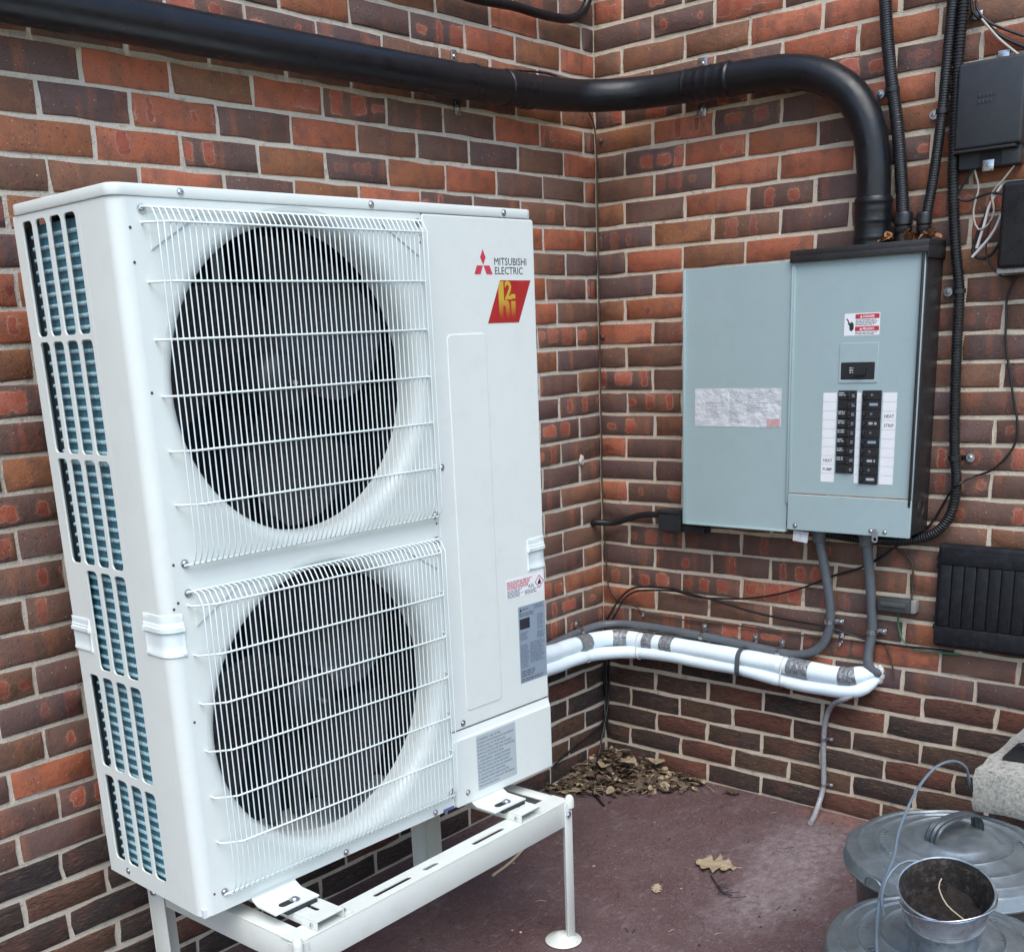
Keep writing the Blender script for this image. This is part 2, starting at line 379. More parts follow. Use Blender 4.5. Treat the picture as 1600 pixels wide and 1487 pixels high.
PAPER = mat('white_label', (0.80, 0.81, 0.82), 0.55, var=0.04, vscale=20)
SILV = mat('silver_label', (0.70, 0.73, 0.75), 0.36, metal=0.15, var=0.12, vscale=40, bump=1.0, bscale=34)
SILV.node_tree.nodes['Bump'].inputs['Distance'].default_value = 0.007
LABG = mat('grey_label', (0.42, 0.48, 0.50), 0.5, var=0.03)
LABB = mat('blue_grey_nameplate', (0.30, 0.375, 0.46), 0.42, metal=0.2, var=0.05)
INK = mat('black_ink', (0.02, 0.022, 0.03), 0.6)
INKG = mat('grey_ink', (0.12, 0.14, 0.17), 0.6)
RED = mat('red_ink', (0.52, 0.035, 0.045), 0.45)
REDL = mat('logo_red', (0.58, 0.05, 0.085), 0.45)
BROWNW = mat('brown_wire', (0.06, 0.040, 0.028), 0.55, var=0.3, vscale=30)
BLKW = mat('black_wire', (0.010, 0.010, 0.011), 0.42, var=0.3, vscale=30)
CREAMW = mat('cream_wire', (0.40, 0.36, 0.30), 0.5, var=0.2, vscale=30)
WHITEW = mat('white_wire', (0.62, 0.61, 0.58), 0.5, var=0.15, vscale=30)
GREENW = mat('green_wire', (0.045, 0.17, 0.085), 0.4, var=0.2)
CORDM = mat('blue_grey_cord', (0.13, 0.175, 0.215), 0.36, var=0.15, vscale=30)
GALV = mat('galvanised_can', (0.205, 0.238, 0.250), 0.40, metal=0.6, var=0.35, vscale=11, bump=0.6, bscale=24, rvar=0.14, dirt=(0.16, 0.165, 0.165), dscale=12, damt=0.6)
PAILM = mat('pail_metal', (0.36, 0.42, 0.46), 0.34, metal=0.65, var=0.3, vscale=22, bump=0.3, bscale=60, dirt=(0.12, 0.095, 0.075), dscale=34, damt=0.8)
SOIL = mat('dark_soil', (0.013, 0.009, 0.007), 0.9, var=0.7, vscale=60, bump=1.0, bscale=90, dirt=(0.05, 0.03, 0.02), dscale=110, damt=0.6)
CONC = mat('concrete', (0.37, 0.36, 0.315), 0.92, var=0.32, vscale=170, bump=1.0, bscale=110, dirt=(0.07, 0.066, 0.06), dscale=75, damt=1.0, spec=0.2)
LEAFM = mat('dry_leaf', (0.095, 0.063, 0.040), 0.7, var=0.6, vscale=45, dirt=(0.045, 0.027, 0.018), dscale=30, damt=0.9)
LEAFP = mat('pale_oak_leaf', (0.36, 0.285, 0.18), 0.75, var=0.35, vscale=40, dirt=(0.13, 0.085, 0.05), dscale=35, damt=0.85)
TWIGM = mat('dark_twig', (0.03, 0.028, 0.028), 0.8)
STRAWM = mat('pale_straw', (0.46, 0.38, 0.25), 0.7)

# ------------------------------------------------------------------ ground
def floor_mat():
    g = NT('painted_concrete'); tc = g.n('ShaderNodeTexCoord').outputs['Object']
    x, y, _ = g.sep(tc)
    n = g.noise(tc, 2.2, 6, 0.65); n2 = g.noise(g.vec('ADD', tc, (4, 2, 1)), 9, 7, 0.7); f = g.noise(tc, 230, 3, 0.7); f2 = g.noise(tc, 60, 5, 0.75)
    c = g.mix(g.rng(n, 0.3, 0.7), (0.088, 0.046, 0.046), (0.128, 0.080, 0.080))
    c = g.mix(g.rng(n2, 0.48, 0.72, 0, 0.55), c, (0.165, 0.12, 0.125))
    c = g.mix(g.rng(g.noise(g.vec('ADD', tc, (7, 1, 3)), 3.1, 5, 0.7), 0.52, 0.68, 0, 0.6), c, (0.085, 0.034, 0.034))
    grain = g.rng(g.noise(g.vec('MULTIPLY', tc, (30, 42, 30)), 1.0, 8, 0.8), 0.40, 0.60, 0.25, 1.0)
    def blot(cx, cy, rx, ry, lo, hi, col, amt, c):
        d = g.vec('LENGTH', g.comb(g.math('DIVIDE', g.math('SUBTRACT', x, cx), rx), g.math('DIVIDE', g.math('SUBTRACT', y, cy), ry), 0.0))
        d = g.math('ADD', d, g.math('MULTIPLY', g.math('SUBTRACT', g.noise(tc, 16, 6, 0.75), 0.5), 1.5))
        return g.mix(g.math('MULTIPLY', g.rng(d, lo, hi, amt, 0, True), grain), c, col)
    c = blot(-0.30, -0.92, 0.30, 0.20, 0.2, 1.1, (0.34, 0.29, 0.30), 0.7, c)    # chalky scuffed paint where the hose drips
    c = blot(-0.62, -0.98, 0.30, 0.16, 0.2, 1.1, (0.30, 0.25, 0.255), 0.8, c)
    sc_ = g.noise(g.vec('MULTIPLY', tc, (14, 46, 1)), 1.0, 7, 0.75, 0.6); c = g.mix(g.rng(sc_, 0.56, 0.68, 0, 0.55), c, (0.25, 0.21, 0.22)); c = g.mix(g.rng(g.noise(tc, 26, 8, 0.8), 0.55, 0.66, 0, 0.6), c, (0.055, 0.032, 0.034))
    c = blot(-0.03, -0.93, 0.075, 0.22, 0.3, 1.0, (0.25, 0.115, 0.085), 0.85, c)     # bare salmon strip along the wall
    c = g.mix(g.rng(f, 0.57, 0.68, 0, 0.75), c, (0.34, 0.29, 0.28)); c = g.mix(g.rng(f2, 0.58, 0.68, 0, 0.8), c, (0.045, 0.024, 0.026))
    c = g.mix(g.rng(g.noise(g.vec('ADD', tc, (3, 3, 9)), 48, 8, 0.85), 0.575, 0.64, 0, 0.8), c, (0.33, 0.285, 0.29))
    vo = g.n('ShaderNodeTexVoronoi', feature='DISTANCE_TO_EDGE'); vo.inputs['Scale'].default_value = 1.15; g.put(vo.inputs['Vector'], g.vec('ADD', tc, g.comb(g.math('MULTIPLY', g.noise(tc, 5, 5), 0.35), g.math('MULTIPLY', g.noise(g.vec('ADD', tc, (2, 2, 2)), 5, 5), 0.35), 0.0)))
    ck = g.math('MULTIPLY', g.rng(vo.outputs['Distance'], 0.001, 0.0035, 1, 0), g.rng(n2, 0.42, 0.5))
    c = g.mix(g.math('MULTIPLY', ck, 0.2), c, (0.03, 0.018, 0.018))
    g.put(g.b.inputs['Base Color'], c); g.put(g.b.inputs['Roughness'], g.rng(f2, 0.35, 0.7, 0.5, 0.8))
    h = g.math('SUBTRACT', g.math('ADD', g.math('MULTIPLY', f, 0.3), g.math('ADD', g.math('MULTIPLY', f2, 0.5), n2)), g.math('MULTIPLY', ck, 0.25))
    g.bump(h, 0.8, 0.006)
    return g.m
bm = bmesh.new(); bmesh.ops.create_grid(bm, x_segments=24, y_segments=24, size=1.0)
for v in bm.verts: v.co = Vector((v.co.x*2.6-2.45, v.co.y*2.2-2.05, 0.0))
fl = build('patio_floor', bm, floor_mat()); tag(fl, 'worn dark red painted concrete patio floor', kind='structure')
bm = bmesh.new(); bmesh.ops.create_grid(bm, x_segments=4, y_segments=4, size=150)
gd = build('ground', bm, mat('lawn_soil', (0.075, 0.085, 0.045), 0.95, var=0.4, vscale=3)); gd.location.z = -0.06; tag(gd, 'dull ground beyond the patio', kind='structure')

# ------------------------------------------------------------------ brick walls
P = 0.0725; HB = P-0.0118; NC = 33
def brick_mesh(name, L, rnd, rough):
    bm = bmesh.new(); b = 0.0028 if not rough else 0.0042; D = 0.05
    def jit(a): return rnd.uniform(-a, a)
    hx, hy = L/2, HB/2; j = 0.0022 if not rough else 0.0034
    # face ring has 8 verts so the arrises are not dead straight
    def ring(ix, iz, y, jj):
        pts = []
        for (sx, sz) in ((-1, -1), (-.33, -1), (.33, -1), (1, -1), (1, 0), (1, 1), (.33, 1), (-.33, 1), (-1, 1), (-1, 0)):
            pts.append((sx*(hx-ix)+jit(jj), y, sz*(hy-iz)+jit(jj)))
        return [bm.verts.new(p) for p in pts]
    a = ring(b*1.3, b*1.3, 0.0, j*0.7); c = ring(0.0, 0.0, b, j); d = ring(0.0, 0.0, D, 0)
    bm.faces.new(a[::-1])
    for p, q in ((a, c), (c, d)):
        for k in range(10): bm.faces.new((p[k], p[(k+1) % 10], q[(k+1) % 10], q[k]))
    uvl = bm.loops.layers.uv.new('UVMap')
    for f in bm.faces:
        for l in f.loops: l[uvl].uv = (l.vert.co.x, l.vert.co.z)
    me = bpy.data.meshes.new(name); bmesh.ops.recalc_face_normals(bm, faces=bm.faces); bm.to_mesh(me); bm.free()
    me.shade_smooth(); me.set_sharp_from_angle(angle=R(50))
    return me
_rb = random.Random(11)
BM = {}
for rough in (0, 1):
    for half in (0, 1):
        BM[(rough, half)] = [brick_mesh('brick', (0.10 if half else 0.203), _rb, rough) for _ in range(7)]
        for me in BM[(rough, half)]: me.materials.append(BR[('object', rough)])
from bpy_extras.object_utils import world_to_camera_view
def courses(side):
    rnd = random.Random(5 if side == 'L' else 9); out = []
    smax = 4.2 if side == 'L' else 3.0
    for j in range(-9, NC):
        rough = 1 if j >= 27 else 0; odd = j % 2
        if side == 'R': s0 = 0.107 if odd else 0.212; pit = 0.2058 if rough else 0.2148
        elif j < 11: s0 = 0.168 if odd else 0.060; pit = 0.2148
        else: s0 = 0.220 if odd else 0.114; pit = 0.2085 if rough else 0.207
        edges = [-0.004]; s = s0
        while s < smax: edges.append(s+rnd.uniform(-0.005, 0.005)); s += pit
        zc = (NC-j-0.5)*P
        for a, b in zip(edges[:-1], edges[1:]):
            jo = 0.0105+rnd.uniform(-0.0015, 0.003)
            L = b-a-jo
            if L < 0.012: continue
            sc = (a+b)/2
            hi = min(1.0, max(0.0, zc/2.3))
            q = rnd.random()
            if rough: par = (rnd.random()**1.5, 0, rnd.random())
            elif q < 0.27: par = (rnd.uniform(0.72, 1.0), rnd.choice((0, 0, 0.9)), rnd.random())       # orange-red
            elif q < 0.62: par = (rnd.uniform(0.0, 0.3), rnd.uniform(0.2, 1.0), rnd.random())          # purple-brown with kiss marks
            elif q < 0.84: par = (rnd.uniform(0.3, 0.55), rnd.uniform(0.0, 0.7), rnd.random())         # brown
            else: par = (rnd.uniform(0.55, 0.72), rnd.uniform(0.0, 0.5), rnd.random())                 # tan-orange
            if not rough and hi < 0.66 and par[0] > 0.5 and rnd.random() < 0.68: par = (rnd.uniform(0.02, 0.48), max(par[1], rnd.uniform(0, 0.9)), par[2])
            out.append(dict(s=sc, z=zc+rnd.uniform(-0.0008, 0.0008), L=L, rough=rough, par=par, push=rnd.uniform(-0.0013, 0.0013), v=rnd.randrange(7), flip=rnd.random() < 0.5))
    return out
def make_wall(side, mortar, label):
    H = 3.05
    if side == 'L': lo, hi = (-4.25, 0.0045, -0.05), (0.25, 0.25, H)
    else: lo, hi = (0.0045, -3.05, -0.05), (0.25, 0.0045, H)
    bm = bmesh.new(); mb(bm, lo, hi)
    # fine mortar face so its edge against the bricks is not a straight sheet
    wall = build('brick_wall', bm, mortar, None, 0); tag(wall, label, 'wall')
    def place(b):
        if side == 'L': return Matrix.Translation((-b['s'], b['push'], b['z']))
        return Matrix.Translation((b['push'], -b['s'], b['z'])) @ Matrix.Rotation(R(-90), 4, 'Z')
    ux0, uy0 = -2.085, -0.524
    cand = []; rest = []
    for b in courses(side):
        m = place(b); c = m.translation
        v = world_to_camera_view(SC, cam, c)
        vis = -0.06 < v.x < 1.06 and -0.06 < v.y < 1.06
        if side == 'L' and vis and c.z < 1.78 and c.z > 0.38:      # hidden behind the heat pump: line of sight to the brick meets its box
            hid = True
            for ds in (-0.09, 0, 0.09):
                for dz in (-0.025, 0.025):
                    q = Vector((c.x+ds, 0, c.z+dz)); t1 = (-0.53-CAM_POS.y)/(q.y-CAM_POS.y); t2 = (-0.20-CAM_POS.y)/(q.y-CAM_POS.y)
                    a1 = CAM_POS.lerp(q, t1); a2 = CAM_POS.lerp(q, t2)
                    inn = any(-2.07 < a.x < -1.06 and 0.45 < a.z < 1.75 for a in (a1, a2, a1.lerp(a2, .5)))
                    hid = hid and inn
            vis = not hid
        (cand if vis else rest).append((v.z, b, m))
    cand.sort(key=lambda t: t[0]/t[1]['L'])
    rest += cand[300:]; cand = cand[:300]
    for _, b, m in cand:
        half = b['L'] < 0.15
        o = bpy.data.objects.new('brick', BM[(b['rough'], int(half))][b['v']]); COL.objects.link(o)
        k = b['L']/(0.10 if half else 0.203)
        o.parent = wall; o.matrix_local = m @ Matrix.Rotation(math.pi if False else 0, 4, 'Y') @ Matrix.Diagonal((k, 1, 1, 1))
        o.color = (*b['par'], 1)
    for rough in (0, 1):
        vs, fs, uvs, cols = [], [], [], []
        for _, b, m in rest:
            if b['rough'] != rough: continue
            half = b['L'] < 0.15; k = b['L']/(0.10 if half else 0.203); me = BM[(rough, int(half))][b['v']]; n0 = len(vs)
            for v in me.vertices: vs.append(m @ Vector((v.co.x*k, v.co.y, v.co.z)))
            for p in me.polygons:
                fs.append([n0+i for i in p.vertices])
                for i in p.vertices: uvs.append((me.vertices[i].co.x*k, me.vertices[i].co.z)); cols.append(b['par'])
        if not vs: continue
        me = bpy.data.meshes.new('bricks_beyond'); me.from_pydata(vs, [], fs)
        ul = me.uv_layers.new(name='UVMap'); ca = me.color_attributes.new('brick_par', 'FLOAT_COLOR', 'CORNER')
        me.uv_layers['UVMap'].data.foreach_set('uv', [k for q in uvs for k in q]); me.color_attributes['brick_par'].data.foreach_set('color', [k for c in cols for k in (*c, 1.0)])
        me.shade_smooth(); me.set_sharp_from_angle(angle=R(50))
        o = new_obj('bricks_beyond', me, BR[('mesh', rough)], wall); tag(o, kind='stuff')
    return wall
wall_l = make_wall('L', MORT_L, 'mottled red and purple brick wall behind the white heat pump, under the long black pipe')
wall_r = make_wall('R', MORT_R, 'mottled red and purple brick wall carrying the grey breaker panel and white insulated lines')

# ------------------------------------------------------------------ small hardware
def bolt(parent, c, nrm, r=0.005, name='screw', m=None, hexa=False):
    """round or hex head with a recess, head axis along nrm"""
    bm = bmesh.new(); n = 6 if hexa else 14
    lathe(bm, [(0.0001, 0.0), (r*1.0, 0.0), (r*1.0, r*0.35), (r*0.75, r*0.6), (r*0.42, r*0.66), (r*0.38, r*0.35), (0.0001, r*0.35)], n)
    if not hexa: lathe(bm, [(r*1.0, 0.0), (r*1.45, 0.0), (r*1.45, r*0.12), (r*1.0, r*0.14)], 16)
    o = build(name, bm, m or STEEL, parent, 35)
    q = Vector(nrm).to_track_quat('Z', 'Y'); o.matrix_local = Matrix.Translation(Vector(c)) @ q.to_matrix().to_4x4()
    return o
def strap(parent, c, axis, nrm, r, tab, length=0.024, width=0.014, name='pipe_strap', m=None, two=False):
    """one- or two-hole strap round a pipe of radius r: c on the pipe axis, nrm points out of the wall, tab = direction of the ear(s)"""
    m = m or STEEL
    axis = Vector(axis).normalized(); nrm = Vector(nrm).normalized(); tab = Vector(tab).normalized(); c = Vector(c)
    bm = bmesh.new(); rows = []
    N = 16
    for k in range(N+1):
        a = math.pi*k/N*1.0
        d = tab*math.cos(a)+nrm*math.sin(a)
        rows.append([bm.verts.new(c+d*(r+t)+axis*s) for (t, s) in ((0.0004, -width/2), (0.0022, -width/2), (0.0022, width/2), (0.0004, width/2))])
    for k in range(N):
        for i in range(4): bm.faces.new((rows[k][i], rows[k][(i+1) % 4], rows[k+1][(i+1) % 4], rows[k+1][i]))
    o = build(name, bm, m, parent, 30)
    for sgn in ((1, -1) if two else (1,)):
        bm = bmesh.new(); rot = Matrix((tab*sgn, axis, nrm)).transposed()
        base = c-nrm*(r+0.004)
        box(bm, base+tab*sgn*(r+length/2)+nrm*0.004, (length, width*1.15, 0.0025), 0.001, rot)
        box(bm, base+tab*sgn*(r+0.0012)+nrm*(r/2+0.004), (0.0022, width, r), 0.0, rot)
        build('strap_ear', bm, m, o, 30)
        s = bolt(o, base+tab*sgn*(r+length*0.6)+nrm*0.0055, nrm, 0.0042)
    return o

# ------------------------------------------------------------------ heat pump
UW, UD, UH = 1.042, 0.359, 1.338
UROT = -0.044
hp = empty('heat_pump', (-2.085, -0.524, 0.428), 'tall white two-fan heat pump outdoor unit on a white stand', 'heat pump', rz=UROT)
def F(c, off=0.0): return (c.x, -(c.z+off), c.y)              # plate XY -> front face (u right, v up), thickness outwards (-y)
def S(c, off=0.0): return (-(c.z+off), UD-c.x, c.y)           # plate XY -> left side face (s from the back edge, v up), outwards -x
# front panel with two fan openings, folded round the left front corner
FANC = [(0.372, 1.000), (0.372, 0.345)]
SEAM = 0.694; CR = 0.026; ZT = 1.319
bm = plate_bm([(CR, 0.002), (SEAM, 0.002), (SEAM, ZT), (CR, ZT)], [circ(u, v, 0.316, 72) for u, v in FANC], 0.002)
xf(bm, lambda c: F(c, -0.002))
rows = []
for (z) in (0.002, ZT):
    ring = [(0.0, 0.112)]+[(CR-CR*math.cos(R(90)*k/8), CR-CR*math.sin(R(90)*k/8)) for k in range(9)]
    rows.append([bm.verts.new((x, y, z)) for x, y in ring])
for k in range(len(rows[0])-1): bm.faces.new((rows[0][k], rows[0][k+1], rows[1][k+1], rows[1][k]))
bmesh.ops.remove_doubles(bm, verts=bm.verts, dist=0.00005)
build('front_panel', bm, WHITE, hp, 40)
# bell mouths
for u, v in FANC:
    bm = bmesh.new(); prof = []
    for k in range(13):
        a = R(90)*k/12; prof.append((0.316-0.028*math.sin(a), 0.034*(1-math.cos(a))+0.0005))
    prof += [(0.288, 0.045), (0.288, 0.064)]
    lathe(bm, prof, 72, (u, 0.0, v), 'Y'); build('bell_mouth', bm, WHITE, hp, 60)
# fans
def fan(u, v, a0):
    f = empty('fan', (u, 0.090, v)); f.parent = hp; f.empty_display_size = 0.02
    bm = bmesh.new(); lathe(bm, [(0.0001, -0.030), (0.018, -0.030), (0.050, -0.022), (0.064, -0.004), (0.066, 0.06), (0.0001, 0.06)], 40, axis='Y'); build('hub', bm, mat('hub_plastic', (0.015, 0.016, 0.018), 0.5), f)
    bm = bmesh.new(); lathe(bm, [(0.0001, -0.047), (0.006, -0.047), (0.006, -0.029), (0.011, -0.029)], 12, axis='Y'); build('shaft_nut', bm, STEEL, f)
    for k in range(3):
        bm = bmesh.new(); top = []; NR, NA = 9, 14
        for i in range(NR+1):
            r = 0.058+(0.282-0.058)*i/NR; row = []
            sw = 0.62*(i/NR)**1.4; half = 0.62+0.22*math.sin(math.pi*(0.15+0.8*i/NR))-0.10*(i/NR)
            for j in range(NA+1):
                t = j/NA; a = a0+2*math.pi*k/3+sw+(t-0.5)*2*half
                y = -0.018+0.085*(t)+0.018*math.sin(math.pi*t)*(1-i/NR)
                row.append(bm.verts.new((r*math.cos(a), y, r*math.sin(a))))
            top.append(row)
        for i in range(NR):
            for j in range(NA): bm.faces.new((top[i][j], top[i][j+1], top[i+1][j+1], top[i+1][j]))
        bmesh.ops.solidify(bm, geom=list(bm.faces), thickness=0.004)
        build('blade', bm, BLACKP, f, 60)
fan(*FANC[0], 0.35); fan(*FANC[1], 0.75)
# inside: back coil, motor bracket, partition
bm = bmesh.new(); mb(bm, (0.046, 0.285, 0.019), (0.699, 0.30, 1.3185)); build('rear_coil', bm, mat('rear_coil_fins', (0.016, 0.026, 0.036), 0.5, metal=0.2, var=0.3, vscale=60), hp, 0)
bm = bmesh.new(); mb(bm, (0.700, 0.01, 0.02), (0.703, UD-0.004, 1.31)); build('partition', bm, DARK, hp, 0)
for u, v in FANC:
    bm = bmesh.new(); lathe(bm, [(0.0001, 0.15), (0.06, 0.15), (0.065, 0.16), (0.065, 0.25), (0.0001, 0.25)], 24, (u, 0, v), 'Y'); build('fan_motor', bm, DARK, hp)
for x in (0.33, 0.40):
    B('motor_support', (x, 0.22, 0.03), (x+0.022, 0.245, 1.30), mat('support_steel', (0.11, 0.12, 0.135), 0.4, metal=0.4), hp)
# side panel with rows of long rounded slots, coil behind
ROWS = [(0.045, 0.228), (0.255, 0.446), (0.470, 0.664), (0.684, 0.878), (0.897, 1.092), (1.110, 1.303)]
COLS = [(0.037, 0.070), (0.088, 0.124), (0.141, 0.178), (0.194, 0.231)]
holes = []
for ri, (a, b) in enumerate(ROWS):
    for ci, (c, d) in enumerate(COLS):
        if ri == 2 and ci == 0: continue
        holes.append(rrect(c-0.002, a-0.004, d+0.002, b+0.004, 0.010, 5))
bm = plate_bm([(0.002, 0.002), (UD-0.112, 0.002), (UD-0.112, ZT), (0.002, ZT)], holes, 0.0036, 0.0006)
xf(bm, lambda c: S(c, -0.0034)); build('side_panel', bm, WHITE, hp, 40)
hx = empty('heat_exchanger', (0.015, 0.05, 0.03)); hx.parent = hp; hx.empty_display_size = 0.02
B('fin_block', (0.0, -0.035, 0.0), (0.028, 0.268, 1.27), COILM, hx)
bm = bmesh.new(); tube(bm, [Vector((0.0, -0.038, 0)), Vector((0.0, 0.270, 0))], 0.0040, 8); tme = finish(bm, 'coil_tube')
tme.materials.append(COILT)
for k in range(62):
    o = new_obj('coil_tube', tme, None, hx); o.location = (0.0, 0, 0.012+k*0.0203)
B('end_plate', (0.004, 0.2715, 0.0), (0.030, 0.300, 1.27), mat('coil_end_plate', (0.045, 0.075, 0.10), 0.5, metal=0.3), hx)
# other cabinet panels
B('back_panel', (0.70, UD-0.003, 0.002), (UW-0.002, UD, ZT), WHITE, hp)
B('rear_guard', (0.001, UD-0.003, 0.002), (0.05, UD, ZT), WHITE, hp)
B('right_panel', (UW-0.003, 0.020, 0.002), (UW, UD-0.004, ZT), WHITE, hp)
B('base_pan', (0.004, 0.004, 0.0), (UW-0.004, UD-0.002, 0.018), WHITE, hp)
lid = plate_bm(rrect(-0.003, -0.003, UW+0.002, UD+0.003, 0.024, 6), [], 0.020, 0.003)
for v in lid.verts: v.co.z += 1.3195
build('top_cover', lid, WHITE, hp, 30)
# service panel (right front) with pressed field
def plate_front(name, pts, th, off, m, parent, bev=0.0, holes=()):
    return build(name, xf(plate_bm(pts, holes, th, bev), lambda c: F(c, off)), m, parent, 30)
plate_front('service_panel', rrect(SEAM+0.0015, 0.1895, UW-0.0005, ZT-0.001, 0.006), 0.016, -0.013, WHITE, hp, 0.0028)
plate_front('pressed_field', rrect(0.748, 0.228, 0.869, 1.078, 0.012), 0.0022, 0.0016, WHITE, hp, 0.0019)
plate_front('lower_cover', rrect(SEAM+0.0015, 0.001, UW+0.0005, 0.168, 0.005), 0.022, -0.013, WHITE, hp, 0.003)
bm = bmesh.new()
vs = [bm.verts.new(p) for p in ((SEAM+0.002, -0.006, 0.166), (UW, -0.006, 0.166), (UW, -0.0005, 0.186), (SEAM+0.002, -0.0005, 0.186), (SEAM+0.002, 0.004, 0.166), (UW, 0.004, 0.166), (UW, 0.004, 0.186), (SEAM+0.002, 0.004, 0.186))]
for q in ((0, 1, 2, 3), (4, 7, 6, 5), (0, 4, 5, 1), (3, 2, 6, 7), (0, 3, 7, 4), (1, 5, 6, 2)): bm.faces.new([vs[i] for i in q])
build('cover_lip', bm, WHITE, hp, 0)
for u, v in ((0.712, 0.800), (0.734, 0.203), (0.732, 0.030)): bolt(hp, (u, -0.0095 if v < 0.1 else -0.003, v), (0, -1, 0), 0.0052)
for u, v in ((0.13, 1.329), (0.56, 1.329), (0.945, 1.329)): bolt(hp, (u, -0.003, v), (0, -1, 0), 0.005)
bolt(hp, (0.36, -0.002, 0.012), (0, -1, 0), 0.0048); bolt(hp, (0.63, -0.002, 0.012), (0, -1, 0), 0.0048); bolt(hp, (-0.0005, 0.28, 0.022), (-1, 0, 0), 0.0048)
for u, v in ((0.028, 1.27), (0.028, 1.215), (0.030, 1.002), (0.030, 0.70), (0.030, 0.63), (0.020, 0.62), (0.033, 0.40), (0.030, 0.045), (0.688, 1.262), (0.689, 0.68), (0.689, 0.05), (0.689, 0.03)):
    bm = bmesh.new(); lathe(bm, [(0.0001, 0), (0.0026, 0), (0.0026, 0.0004), (0.0001, 0.0004)], 10); o = build('fixing_hole', bm, SCREWH, hp)
    o.matrix_local = Matrix.Translation((u, -0.0003, v)) @ Vector((0, -1, 0)).to_track_quat('Z', 'Y').to_matrix().to_4x4()
# moulded handles: a strip following the cabinet contour with ridges on top and a hollow below
def handle(name, contour, z0, z1):
    """contour: list of (point, outward) in unit coordinates"""
    h = empty(name, (contour[0][0][0], contour[0][0][1], z0)); h.parent = hp; h.empty_display_size = 0.01
    prof = [(1.0, 0.0), (0.985, 0.0022), (0.90, 0.0025), (0.80, 0.0025), (0.785, 0.0042), (0.71, 0.0045), (0.70, 0.0068), (0.60, 0.0068), (0.585, 0.0050), (0.575, 0.0003), (0.30, 0.0003), (0.15, 0.0010), (0.10, 0.0040), (0.03, 0.0040), (0.0, 0.0)]
    bm = bmesh.new(); rows = []; n = len(contour)
    for i, (p, nn) in enumerate(contour):
        e = 1.0
        row = []
        for (t, o_) in prof:
            oo = o_*0.75
            if i in (0, n-1): oo = 0.0
            elif i in (1, n-2): oo = max(o_, 0.0024)
            zz = z0+(z1-z0)*t
            row.append(bm.verts.new((p[0]+nn[0]*oo, p[1]+nn[1]*oo, zz)))
        rows.append(row)
    for i in range(n-1):
        for k in range(len(prof)-1): bm.faces.new((rows[i][k], rows[i][k+1], rows[i+1][k+1], rows[i+1][k]))
    o = build('grip', bm, WHITE2, h, 45); o.location = -Vector((contour[0][0][0], contour[0][0][1], z0))
ct = [((0.0, y), (-1, 0)) for y in (0.075, 0.0735, 0.069, 0.05)]
for k in range(7):
    a = R(90)*k/6; ct.append(((CR-CR*math.cos(a), CR-CR*math.sin(a)), (-math.cos(a), -math.sin(a))))
ct += [((x, 0.0), (0, -1)) for x in (0.030, 0.034, 0.0355)]
handle('corner_handle', ct, 0.528, 0.610)
handle('rear_handle', [((0.0, y), (-1, 0)) for y in (UD-0.0, UD-0.001, UD-0.05, UD-0.064, UD-0.068, UD-0.0695)], 0.498, 0.568)
handle('side_handle', [((x, -0.003), (0, -1)) for x in (0.981, 0.9825, 0.987, 1.02, UW-0.002)]+[((UW+0.001, 0.0), (0.7, -0.7)), ((UW+0.001, 0.06), (1, 0)), ((UW+0.001, 0.065), (1, 0))], 0.522, 0.600)
# fan guards
def guard(v0, v1):
    g = empty('fan_grille', (0.052, 0.0, v0)); g.parent = hp; g.empty_display_size = 0.02
    H = v1-v0; u0, u1 = 0.0, 0.634; out = -0.034
    N = 52; dx = (u1-u0-0.016)/(N-1)
    bm = bmesh.new()
    pts = [Vector(p) for p in ((0, -0.004, H), (0, -0.022, H-0.004), (0, out, H-0.024), (0, out, H-0.10), (0, out, H*0.5), (0, out, 0.10), (0, out, 0.030), (0, -0.028, 0.016), (0, -0.020, 0.003), (0, -0.005, 0.0))]
    tube(bm, pts, 0.00135, 6); me = finish(bm, 'vertical_wire', 60); me.materials.append(WHITE2)
    for k in range(N):
        o = new_obj('vertical_wire', me, None, g); o.location = (u0+0.008+k*dx, 0, 0)
    bm = bmesh.new(); hb = out-0.0034
    pts = [Vector(p) for p in ((u0-0.002, 0.001, 0), (u0-0.002, -0.012, 0), (u0+0.010, -0.022, 0.0), (u0+0.032, hb, 0), (0.3, hb, 0), (u1-0.03, hb, 0), (u1-0.008, -0.022, 0), (u1+0.002, -0.012, 0), (u1+0.002, 0.001, 0))]
    tube(bm, pts, 0.0020, 8); hme = finish(bm, 'cross_wire', 60); hme.materials.append(WHITE2)
    for z in [H-0.026-0.0945*k for k in range(7)][:]:
        if z < 0.02: continue
        o = new_obj('cross_wire', hme, None, g); o.location = (0, 0, z)
    for z, y in ((H-0.001, -0.006), (0.0015, -0.0075)):
        bm = bmesh.new(); tube(bm, [Vector((u0-0.004, y, z)), Vector((u0+0.2, y, z)), Vector((u1+0.004, y, z))], 0.0022, 8); build('rim_wire', bm, WHITE2, g, 60)
    for u, z in ((0.001, H-0.004), (u1-0.001, H-0.004), (0.001, 0.004), (u1-0.001, 0.004)): bolt(g, (u, -0.001, z), (0, -1, 0), 0.0055)
guard(0.695, 1.304); guard(0.037, 0.648)
# upper corner gussets pressed into the panel behind the grille
for v in (1.215, 0.56):
    for u0, u1, fl in ((0.062, 0.16, 1), (0.585, 0.682, -1)):
        pts = [(u0, v+0.078), (u1, v+0.078), (u0, v+0.02)] if fl > 0 else [(u1, v+0.078), (u1, v+0.02), (u0, v+0.078)]
        plate_front('corner_gusset', pts, 0.003, 0.0, WHITE, hp, 0.001)
